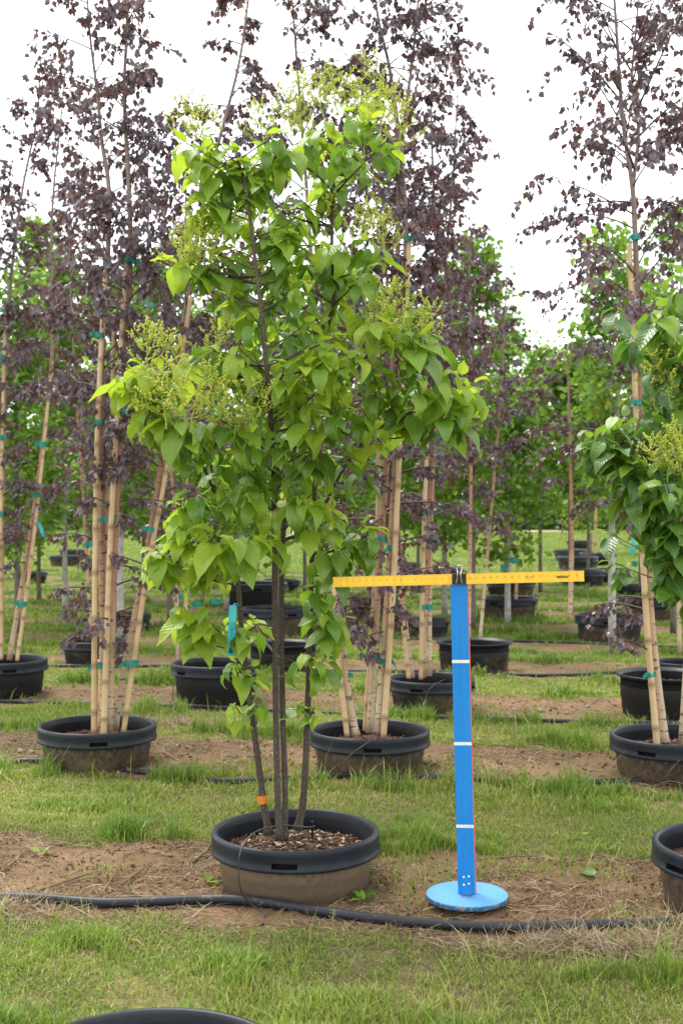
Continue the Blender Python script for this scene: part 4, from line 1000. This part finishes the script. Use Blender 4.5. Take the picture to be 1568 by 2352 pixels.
mb.build('barcode', M['ink'], ruler, sm=False)
mb = MB()
for k, wln in enumerate((.030, .024, .028)):
    mb.box(yc + rx * (.273) - ry * .0030 + rz * (.004 - .005 * k), (wln, .0006, .0012), RR)
mb.box(yc + rx * .055 - ry * .0030 - rz * .001, (.03, .0006, .0014), RR)
mb.build('printed_line', M['fadeink'], ruler, sm=False)
# binder clip
cc = base_c + axis * (Lp + .004) ; cc = np.array([cc[0] + .003, cc[1], yc[2] + .001])
cl_ = empty('binder_clip', tuple(cc)); tag(cl_, 'black binder clip with steel loops holding the yardstick', 'clip')
mb = MB()
W2, Hc = .026, .038
yf = -(TP / 2 + .010); yb_ = TP / 2 + .002
v = np.array([(x, y, z) for x in (-W2, W2) for (y, z) in ((yf, -Hc / 2), (yf - .001, -Hc / 2), (yf - .003, Hc / 2), (yb_ + .003, Hc / 2), (yb_ + .001, -Hc / 2), (yb_, -Hc / 2), (yb_ + .0005, Hc / 2 - .002), (yf - .0005, Hc / 2 - .002))])
v = v @ np.stack([sx, sy, np.array([0, 0, 1.])], -1).T + cc
fr = []
for k in range(8): fr.append([k, (k + 1) % 8, 8 + (k + 1) % 8, 8 + k])
caps = [[0, 1, 2, 7], [7, 2, 3, 6], [6, 3, 4, 5]]; caps += [[8 + a for a in c[::-1]] for c in caps]
mb.add(v, np.array(fr + caps)); mb.build('clip_body', M['clipblack'], cl_, sm=False)
def wire(pts, name='wire_loop'):
    w = spline(np.array([cc + sx * a + sy * b + np.array([0, 0, c]) for a, b, c in pts]), 8)
    MB().tube(w, .0013, 8).build(name, M['steel'], cl_)
z1 = Hc / 2
wire([(-.012, yf - .0055, -Hc / 2 + .002), (-.0075, yf - .006, 0), (-.006, yf - .004, z1 + .002), (-.010, -.004, z1 + .018), (-.009, .0, z1 + .028), (0, .002, z1 + .0315), (.009, 0, z1 + .028), (.010, -.004, z1 + .018), (.006, yf - .004, z1 + .002), (.0075, yf - .006, 0), (.012, yf - .0055, -Hc / 2 + .002)])
wire([(-.007, yb_ + .004, z1), (-.011, .012, z1 + .016), (-.008, .010, z1 + .026), (0, .009, z1 + .029), (.008, .010, z1 + .026), (.011, .012, z1 + .016), (.007, yb_ + .004, z1)])

# hang tag
tb = P(533, 1448, Y0 - .14); hh = 116 / FPX * (Y0 - .14); ww = 17 / FPX * (Y0 - .14)
tg = empty('hang_tag', tuple(tb + np.array([.005, .0, hh / 2]))); tag(tg, 'long aqua blue tag hanging from the left stem of the lilac', 'tag')
n = 9; t_ = np.linspace(0, 1, n)
TX = lambda t, u: tb + np.array([u * ww / 2 + .008 * (t - .5), -.010 * math.sin(t * 3.0) + .004 * u * math.sin(t * 4), (t - .5) * hh])
v = np.array([TX(t, u) for t in t_ for u in (-1, -.3, .3, 1)])
v2 = v + np.array([0, .0006, 0])
i = np.arange(n - 1)[:, None] * 4; j = np.arange(3)[None, :]
q = np.stack([i + j, i + j + 1, i + 4 + j + 1, i + 4 + j], -1).reshape(-1, 4)
strip = MB().add(v, q).add(v2, q[:, ::-1]).build('tag_strip', M['tagblue'], tg)
mb = MB()
for k in range(9):
    t = .06 + k * .011; mb.box((TX(t, -.55) + TX(t, .45)) / 2 + np.array([0, -.0016, 0]), (ww * .5, .0006, .0012 if k % 3 else .0020))
for k in range(3): mb.box(TX(.20 + .03 * k, 0) + np.array([0, -.0016, 0]), (ww * .55, .0006, .0011))
for k in range(4): mb.box(TX(.38 + .06 * k, 0) + np.array([0, -.0016, 0]), (.0012, .0006, .008))
mb.build('tag_print', M['ink'], strip, sm=False)
top = TX(1, 0); sp_ = P(549, 1390, Y0 - .045)
MB().tube(bez(top, (top + sp_) / 2 + np.array([0, -.01, .014]), sp_ + np.array([0, -.016, 0]), 6), .0022, 6).build('tag_loop', M['tagblue'], tg)
# second ribbon-like tags far behind
for k, (px, py, Y, h, dx) in enumerate([(1454, 1235, Yr + .35, 78, 10), (992, 1235, FP[2][1] - .1, 44, -6), (95, 1215, FP[0][1] + .2, 34, -14), (262, 1240, Yl + .2, 30, -3)]):
    c = P(px, py, Y); hw = h / FPX * Y; w = 8 / FPX * Y; dxx = dx / FPX * Y
    v = np.array([c + np.array([u * w / 2 + dxx * t, .01 * math.sin(t * 5), t * hw]) for t in np.linspace(-.5, .5, 6) for u in (-1, 1)])
    qv = np.array([[2 * a, 2 * a + 1, 2 * a + 3, 2 * a + 2] for a in range(5)])
    o = MB().add(v, qv).add(v + np.array([0, .0008, 0]), qv[:, ::-1]).build('hang_tag', M['tagblue'], loc=tuple(c))
    tag(o, ['aqua tag hanging near the cane beside the darker lilac', 'aqua tag on the trunk behind the lilac and post', 'slanting blue tag beside the leaning cane of the deep black pot', 'short blue tag between the canes of the wire loop pot'][k], 'tag')

# drip tubes
def drip(pts, label, emitter=None, r=.0035):
    w = spline(np.array(pts), 8)
    o = empty('drip_tube', tuple(w[0])); tag(o, label, 'drip tube', 'drip tubes')
    MB().tube(w, r, 8).build('tube', M['tubing'], o)
    if emitter is not None:
        e_ = np.array(emitter)
        MB().tube(np.array([e_ + [0, 0, .012], e_ + [0, 0, .008], e_ + [0, 0, .007], e_ - [0, 0, .055]]), [.006, .006, .0045, .004], 10).build('emitter_stake', M['black'], o)
drip([P(722, 1898, 4.62), P(700, 1900, 4.60), P(650, 1896, 4.58), P(600, 1905, 4.52), P(570, 1925, 4.47), P(553, 1955, 4.42), P(548, 1990, 4.41), P(552, 2040, 4.40), P(570, 2070, 4.42), P(595, 2090, 4.43), P(612, 2102, 4.38)],
     'thin black drip tube looping over the rim of the lilac pot', P(717, 1893, 4.62))
drip([P(866, 1690, Yc - .30), P(845, 1705, Yc - .345), P(810, 1730, Yc - .37), P(780, 1760, Yc - .38), P(775, 1778, Yc - .37)], 'thin drip tube slanting down the pot behind the lilac')
drip([P(1020, 1560, FP[2][1] - .3), P(985, 1585, FP[2][1] - .36), P(965, 1640, FP[2][1] - .36)], 'thin drip tube on the pot behind the blue post', r=.003)
drip([P(1560, 1745, Yr - .36), P(1530, 1780, Yr - .38), P(1512, 1800, Yr - .36)], 'thin drip tube beside the pot of the right birch')
drip([P(100, 1666, Yl - .18), P(88, 1652, Yl - .2), P(84, 1672, Yl - .24), P(92, 1695, Yl - .25)], 'small wire loop on the rim of the dusty pot', r=.002)
drip([P(403, 1545, FP[1][1] - .3), P(398, 1580, FP[1][1] - .32), P(397, 1610, FP[1][1] - .3)], 'thin drip tube at the deep all black pot', r=.003)

# ------------------------------------------------------------------ grass
rng = np.random.default_rng(41)
BL = (np.array([(-.5, 0, 0), (.5, 0, 0), (-.38, .5, .0), (.38, .5, .0), (0, 1, 0)]), None)
POTS = [(POT_MAIN, .30), (POT_R, .30), ((-.43, 2.68), .3)] + [(row2[k], .3) for k in row2] + [(p, .33) for p in FARPOTS]
def grass_zone(y0, y1, dens, hsc, wid, mb, half=.42):
    n = int(dens * (half * 2) * (y1 * y1 - y0 * y0) / 2)
    y = np.sqrt(rng.uniform(y0 * y0, y1 * y1, n)); x = rng.uniform(-half, half, n) * y
    dm = dirt_mask(x, y)
    pn = vnoise(x, y, .35, 51); p2 = vnoise(x, y, .11, 52); bare = vnoise(x, y, .22, 53)
    keep = (rng.random(n) > dm * (.985 - .10 * (pn > .62))) & (rng.random(n) > .85 * smooth(.50, .80, bare) * smooth(.25, .6, vnoise(x, y, .05, 59)))
    for (c, r) in POTS: keep &= (x - c[0]) ** 2 + (y - c[1]) ** 2 > (r * .97) ** 2
    disc_ok = (x - pb[0]) ** 2 + (y - pb[1]) ** 2 > (RD + .01) ** 2
    keep &= disc_ok
    x, y, dm, pn, p2 = x[keep], y[keep], dm[keep], pn[keep], p2[keep]; n = len(x)
    s = y + .15 * x; d = np.min(np.abs(s[:, None] - np.array(BANDS)), 1)
    edge = np.exp(-((d - .66) / .15) ** 2) * smooth(.42, .62, vnoise(x, y, .45, 54)) * smooth(.2, .5, vnoise(x, y, .12, 58))
    lush = np.clip(edge * 1.2 + .35 * smooth(.6, .85, pn), 0, 1)
    L = (.011 + .018 * rng.random(n) + .012 * pn + lush * (.03 + .105 * rng.random(n) * p2 * 1.6)) * hsc
    tall = rng.random(n) < .004; L = np.where(tall, L + rng.uniform(.08, .2, n), L)
    z = gz(x, y) - .003
    az = rng.random(n) * 2 * PI; le = rng.uniform(.05, .75, n) * (1 - .4 * lush)
    d0 = np.stack([np.cos(az) * le, np.sin(az) * le, np.ones(n)], -1); d0 = nrm(d0)
    d1 = nrm(d0 + np.stack([np.cos(az), np.sin(az), -np.ones(n) * .5], -1) * rng.uniform(.2, .9, n)[:, None])
    side = nrm(np.stack([-np.sin(az + rng.normal(0, .6, n)), np.cos(az), np.zeros(n)], -1)); w = wid * rng.uniform(.6, 1.3, n)
    o = np.stack([x, y, z], -1); m1 = o + d0 * (L * .55)[:, None]; t1 = m1 + d1 * (L * .5)[:, None]
    sw = side * (w / 2)[:, None]
    v = np.stack([o - sw, o + sw, m1 - sw * .8, m1 + sw * .8, t1], 1).reshape(-1, 3)
    off = (np.arange(n) * 5)[:, None]
    va = np.clip(.50 + .25 * (vnoise(x, y, .9, 55) - .5) + .42 * (vnoise(x, y, .3, 57) - .5) - .30 * lush - .20 * smooth(8, 14, y) + rng.normal(0, .16, n) + np.where(rng.random(n) < .16, .42, 0), 0, 1)
    mb.add(v, [np.array([[0, 1, 3, 2]]) + off, np.array([[2, 3, 4]]) + off], np.repeat(va, 5))
gmb = MB()
grass_zone(2.2, 3.0, 9000, 1.0, .0042, gmb)
grass_zone(3.0, 5.8, 17000, 1.0, .0040, gmb)
grass_zone(5.8, 9.0, 7000, 1.05, .0060, gmb)
grass_zone(9.0, 15, 2600, 1.1, .010, gmb)
grass_zone(15, 30, 1300, 1.1, .018, gmb)
grass_zone(30, 60, 240, 1.2, .045, gmb)
grass_zone(60, 97, 40, 1.4, .12, gmb)
tag(gmb.build('grass', M['grass'], sm=False), 'short patchy green and yellowing grass between the soil strips', 'grass', kind='stuff')

# dry grass tufts and straw litter
def strands(n, xf, yf, Lr, flat, mb, wid=.0028, vr=(.2, 1)):
    x = xf(n); y = yf(n); z = gz(x, y) + rng.uniform(.001, .007, n)
    az = rng.random(n) * 2 * PI; el = rng.normal(0, flat, n); el = np.abs(el)
    d = np.stack([np.cos(az) * np.cos(el), np.sin(az) * np.cos(el), np.sin(el)], -1); L = rng.uniform(*Lr, n)
    o = np.stack([x, y, z], -1); m1 = o + d * (L * .5)[:, None] + np.stack([rng.normal(0, .006, n), rng.normal(0, .006, n), np.abs(rng.normal(0, .003, n))], -1); t1 = o + d * L[:, None]
    t1[:, 2] = np.where(flat < .2, np.maximum(gz(t1[:, 0], t1[:, 1]) + .003, t1[:, 2] * .5), t1[:, 2])
    sd_ = nrm(np.cross(d, np.array([0, 0, 1.])) + rng.normal(0, .5, (n, 3))); w = wid * rng.uniform(.5, 1.5, n); sw = sd_ * (w / 2)[:, None]
    v = np.stack([o - sw, o + sw, m1 - sw, m1 + sw, t1 - sw * .4, t1 + sw * .4], 1).reshape(-1, 3); off = (np.arange(n) * 6)[:, None]
    mb.add(v, [np.array([[0, 1, 3, 2]]) + off, np.array([[2, 3, 5, 4]]) + off], np.repeat(rng.uniform(*vr, n), 6))
lit = MB()
def onrow(c, w, half=.34):
    def both(n):
        y = np.sqrt(rng.uniform((c - w) ** 2, (c + w) ** 2, n)); x = rng.uniform(-half, half, n) * y; return x, y - .15 * x
    return both
for c, n, w in ((4.65, 8000, .64), (7.12, 5200, .58), (9.28, 1600, .5), (11.4, 900, .5), (13.5, 600, .5)):
    x, y = onrow(c, w)(n)
    cl2 = vnoise(x, y, .3, 61) > .42; x, y = x[cl2], y[cl2]
    ok = np.ones(len(x), bool)
    for (cc_, r) in POTS: ok &= (x - cc_[0]) ** 2 + (y - cc_[1]) ** 2 > (r + .0) ** 2
    x, y = x[ok], y[ok]
    strands(len(x), lambda n, x=x: x, lambda n, y=y: y, (.015, .11 + .01 * c), .12, lit, .0026 * (1 + (c - 4.65) * .15), (0, .95))
thatch = MB()
for y0_, y1_, n in ((2.6, 5.8, 52000), (5.8, 9.5, 26000)):
    y = np.sqrt(rng.uniform(y0_ ** 2, y1_ ** 2, n)); x = rng.uniform(-.34, .34, n) * y
    ok = rng.random(n) > .7 * dirt_mask(x, y)
    for (cc_, r) in POTS: ok &= (x - cc_[0]) ** 2 + (y - cc_[1]) ** 2 > r ** 2
    x, y = x[ok], y[ok]
    strands(len(x), lambda n, x=x: x, lambda n, y=y: y, (.008, .035), .30, thatch, .0022 * (y0_ / 3.4), (.15, .95))
tag(thatch.build('grass_thatch', M['straw'], sm=False), 'dead brown thatch lying between the grass blades', 'thatch', kind='stuff')
# crumbs and clods of soil
clod = (np.array([(0, 0, .8), (1, .1, 0), (.2, .9, .1), (-1, -.1, .1), (-.1, -1, 0), (0, 0, -.6)]) , [np.array([[0, 1, 2], [0, 2, 3], [0, 3, 4], [0, 4, 1], [5, 2, 1], [5, 3, 2], [5, 4, 3], [5, 1, 4]])])
crumbs = MB()
for c, n, w in ((4.65, 9000, .62), (7.12, 5000, .56), (9.28, 2500, .5)):
    x, y = onrow(c, w)(n); ok = (rng.random(n) < .12 + dirt_mask(x, y)) & (rng.random(n) < .25 + .75 * smooth(.35, .65, vnoise(x, y, .22, 66)))
    for (cc_, r) in POTS: ok &= (x - cc_[0]) ** 2 + (y - cc_[1]) ** 2 > (r * .93) ** 2
    x, y = x[ok], y[ok]; k_ = len(x)
    sz_ = .0028 + .010 * rng.random(k_) ** 3.5 * (1 + (c - 4.65) * .12)
    crumbs.scatter(clod, np.stack([x, y, gz(x, y) + sz_ * .3], -1), basis(rng.normal(0, 1, (k_, 3)), rng.normal(0, .4, (k_, 3)) + [0, 0, 1]), np.stack([sz_ * rng.uniform(.6, 1.2, k_), sz_ * rng.uniform(.7, 1.5, k_), sz_ * rng.uniform(.5, .9, k_)], -1), rng.random(k_) ** 1.4)
tag(crumbs.build('soil_crumbs', M['crumb'], sm=False), 'crumbs and small clods of brown soil on the bare strips', 'soil', kind='stuff')
tag(lit.build('straw_litter', M['straw'], sm=False), 'dry stalks and straw scattered over the bare soil', 'straw', kind='stuff')
dry = MB()
for px, py, sp, n in ((10, 2075, .12, 900), (-40, 2100, .15, 700), (1300, 2165, .07, 420), (1490, 2185, .13, 1000), (1560, 2150, .12, 700), (1200, 2190, .12, 400), (400, 1665, .25, 900), (300, 1660, .2, 400)):
    Yg = groundY(py); Xg = (px - CX) / FPX * Yg
    strands(n, lambda n: rng.normal(Xg, sp, n), lambda n: rng.normal(Yg, sp * .35, n), (.03, .12), .45, dry, .0024, (.6, 1))
tag(dry.build('dry_grass', M['straw'], sm=False), 'bleached dry grass tufts along the hoses', 'dry grass', kind='stuff')

# sticks, stones, fallen leaves
for k, (a_, b_, r) in enumerate([((232, 2060), (285, 1972), .004), ((285, 1972), (330, 1964), .003), ((90, 2050), (210, 2012), .005), ((445, 1985), (492, 1940), .007), ((1265, 1945), (1420, 1922), .0045), ((1160, 2085), (1260, 2062), .005),
                                 ((280, 2035), (350, 1985), .005), ((1095, 1925), (1170, 1935), .004), ((1300, 1990), (1400, 1965), .004), ((5, 2005), (60, 1960), .004), ((1100, 1980), (1240, 1975), .0035)]):
    w = []
    for px, py in (a_, b_):
        y_ = groundY(py); x_ = (px - CX) / FPX * y_; w.append([x_, y_, max(gz1(x_, y_), -.002) + r + .004])
    w = np.array(w); mid = (w[0] + w[1]) / 2 + np.array([.012, .01, .006]); c = bez(w[0], mid, w[1], 7)
    o = MB().tube(c, np.linspace(r, r * .5, 7), 7).build('dry_stick', M['straw'], loc=tuple(c[0])); tag(o, 'thin dry stick lying on the bare soil', 'stick', 'dry sticks on the soil')
for k, (px, py, s_, lab, mt) in enumerate([(1350, 2018, .075, 'fresh green leaf fallen on the soil right of the blue base', 'lilac_obj'), (1240, 2143, .045, 'small green leaf lying against the thick hose', 'lilac_obj'), (478, 2020, .075, 'pale yellow green leaves fallen beside the lilac pot', 'young_obj'),
                                           (490, 2028, .06, 'pale yellow green leaves fallen beside the lilac pot', 'young_obj'), (1345, 1925, .05, 'yellowing leaf at the edge of the grass strip', 'young_obj'), (1470, 2200, .07, 'tan dead leaf lying in the dry grass', 'straw'), (1300, 1895, .03, 'tiny pale leaf lying on the mown grass', 'straw')]):
    y_ = groundY(py); x_ = (px - CX) / FPX * y_
    o = bpy.data.objects.new('fallen_leaf', MB().add(LEAFP[k % 4][0] - np.array([0, .5, 0]), LEAFP[k % 4][1], uv=LEAFP[k % 4][2]).mesh('fallen_leaf', M[mt])); COL.objects.link(o)
    o.location = (x_, y_, gz1(x_, y_) + .016); o.rotation_euler = (.15, -.25, k * 1.3 + .6); o.scale = (s_ * 1.2, s_ * 1.2, s_ * 1.2)
    tag(o, lab, 'leaf', 'fallen leaves')
def stone(px, py, s, k):
    rg = np.random.default_rng(k); y_ = groundY(py); x_ = (px - CX) / FPX * y_
    lat = np.linspace(0, PI, 6); lon = np.arange(9) * 2 * PI / 9
    v = np.array([[math.sin(a) * math.cos(b), math.sin(a) * math.sin(b), math.cos(a) * .6] for a in lat for b in lon]) * s * (1 + rg.normal(0, .12, (54, 1)))
    i = np.arange(5)[:, None] * 9; j = np.arange(9)[None, :]
    q = np.stack([i + j, i + (j + 1) % 9, i + 9 + (j + 1) % 9, i + 9 + j], -1).reshape(-1, 4)
    o = MB().add(v + np.array([x_, y_, gz1(x_, y_) + s * .35]), q).build('stone', M['stone'], loc=(x_, y_, gz1(x_, y_))); tag(o, 'pale stone lying on the bare soil strip', 'stone', 'pale stones on the soil')
for k, (px, py, s) in enumerate([(1240, 1632, .05), (1180, 1628, .03), (1300, 1635, .03), (1260, 2038, .018), (1350, 1620, .025), (1230, 1530, .03), (1290, 1535, .03), (1420, 1530, .035), (50, 1728, .035), (75, 1730, .03), (110, 1726, .025), (860, 1600, .04), (1370, 1526, .03), (1150, 1530, .03)]): stone(px, py, s * .72, k)
# small weeds
def weed(px, py, size, n, label, mt, seed):
    rg = np.random.default_rng(seed); y_ = groundY(py); x_ = (px - CX) / FPX * y_; e = empty('weed', (x_, y_, gz1(x_, y_))); tag(e, label, 'weed', 'small weeds')
    mb = MB(); az = np.arange(n) * 2.4; org = np.tile(np.array([[x_, y_, gz1(x_, y_) + .008]]), (n, 1)) + rg.normal(0, .004, (n, 3)) * [1, 1, .3]
    d = np.stack([np.cos(az), np.sin(az), rg.uniform(.1, .9, n)], -1); up = np.stack([-np.cos(az) * .3, -np.sin(az) * .3, np.ones(n)], -1)
    mb.scatter(LEAFP[2], org, basis(d, up), np.stack([rg.uniform(.5, .8, n) * size * .7, rg.uniform(.7, 1.1, n) * size, np.full(n, size)], -1), rg.random(n)); tag(mb.build('leaves', M[mt], e), kind='stuff')
weed(580, 2232, .075, 9, 'grey green rosette weed in the front grass', 'green', 1)
weed(97, 1972, .065, 6, 'small broad leaved weed on the soil left of the pot', 'lilac_attr', 2)
weed(835, 2068, .06, 8, 'low green weed at the foot of the lilac pot', 'green', 3)
weed(800, 2060, .05, 7, 'tiny green weed between pot and hose', 'green', 4)
weed(1395, 1960, .05, 6, 'small weed at the far side of the soil strip', 'green', 5)
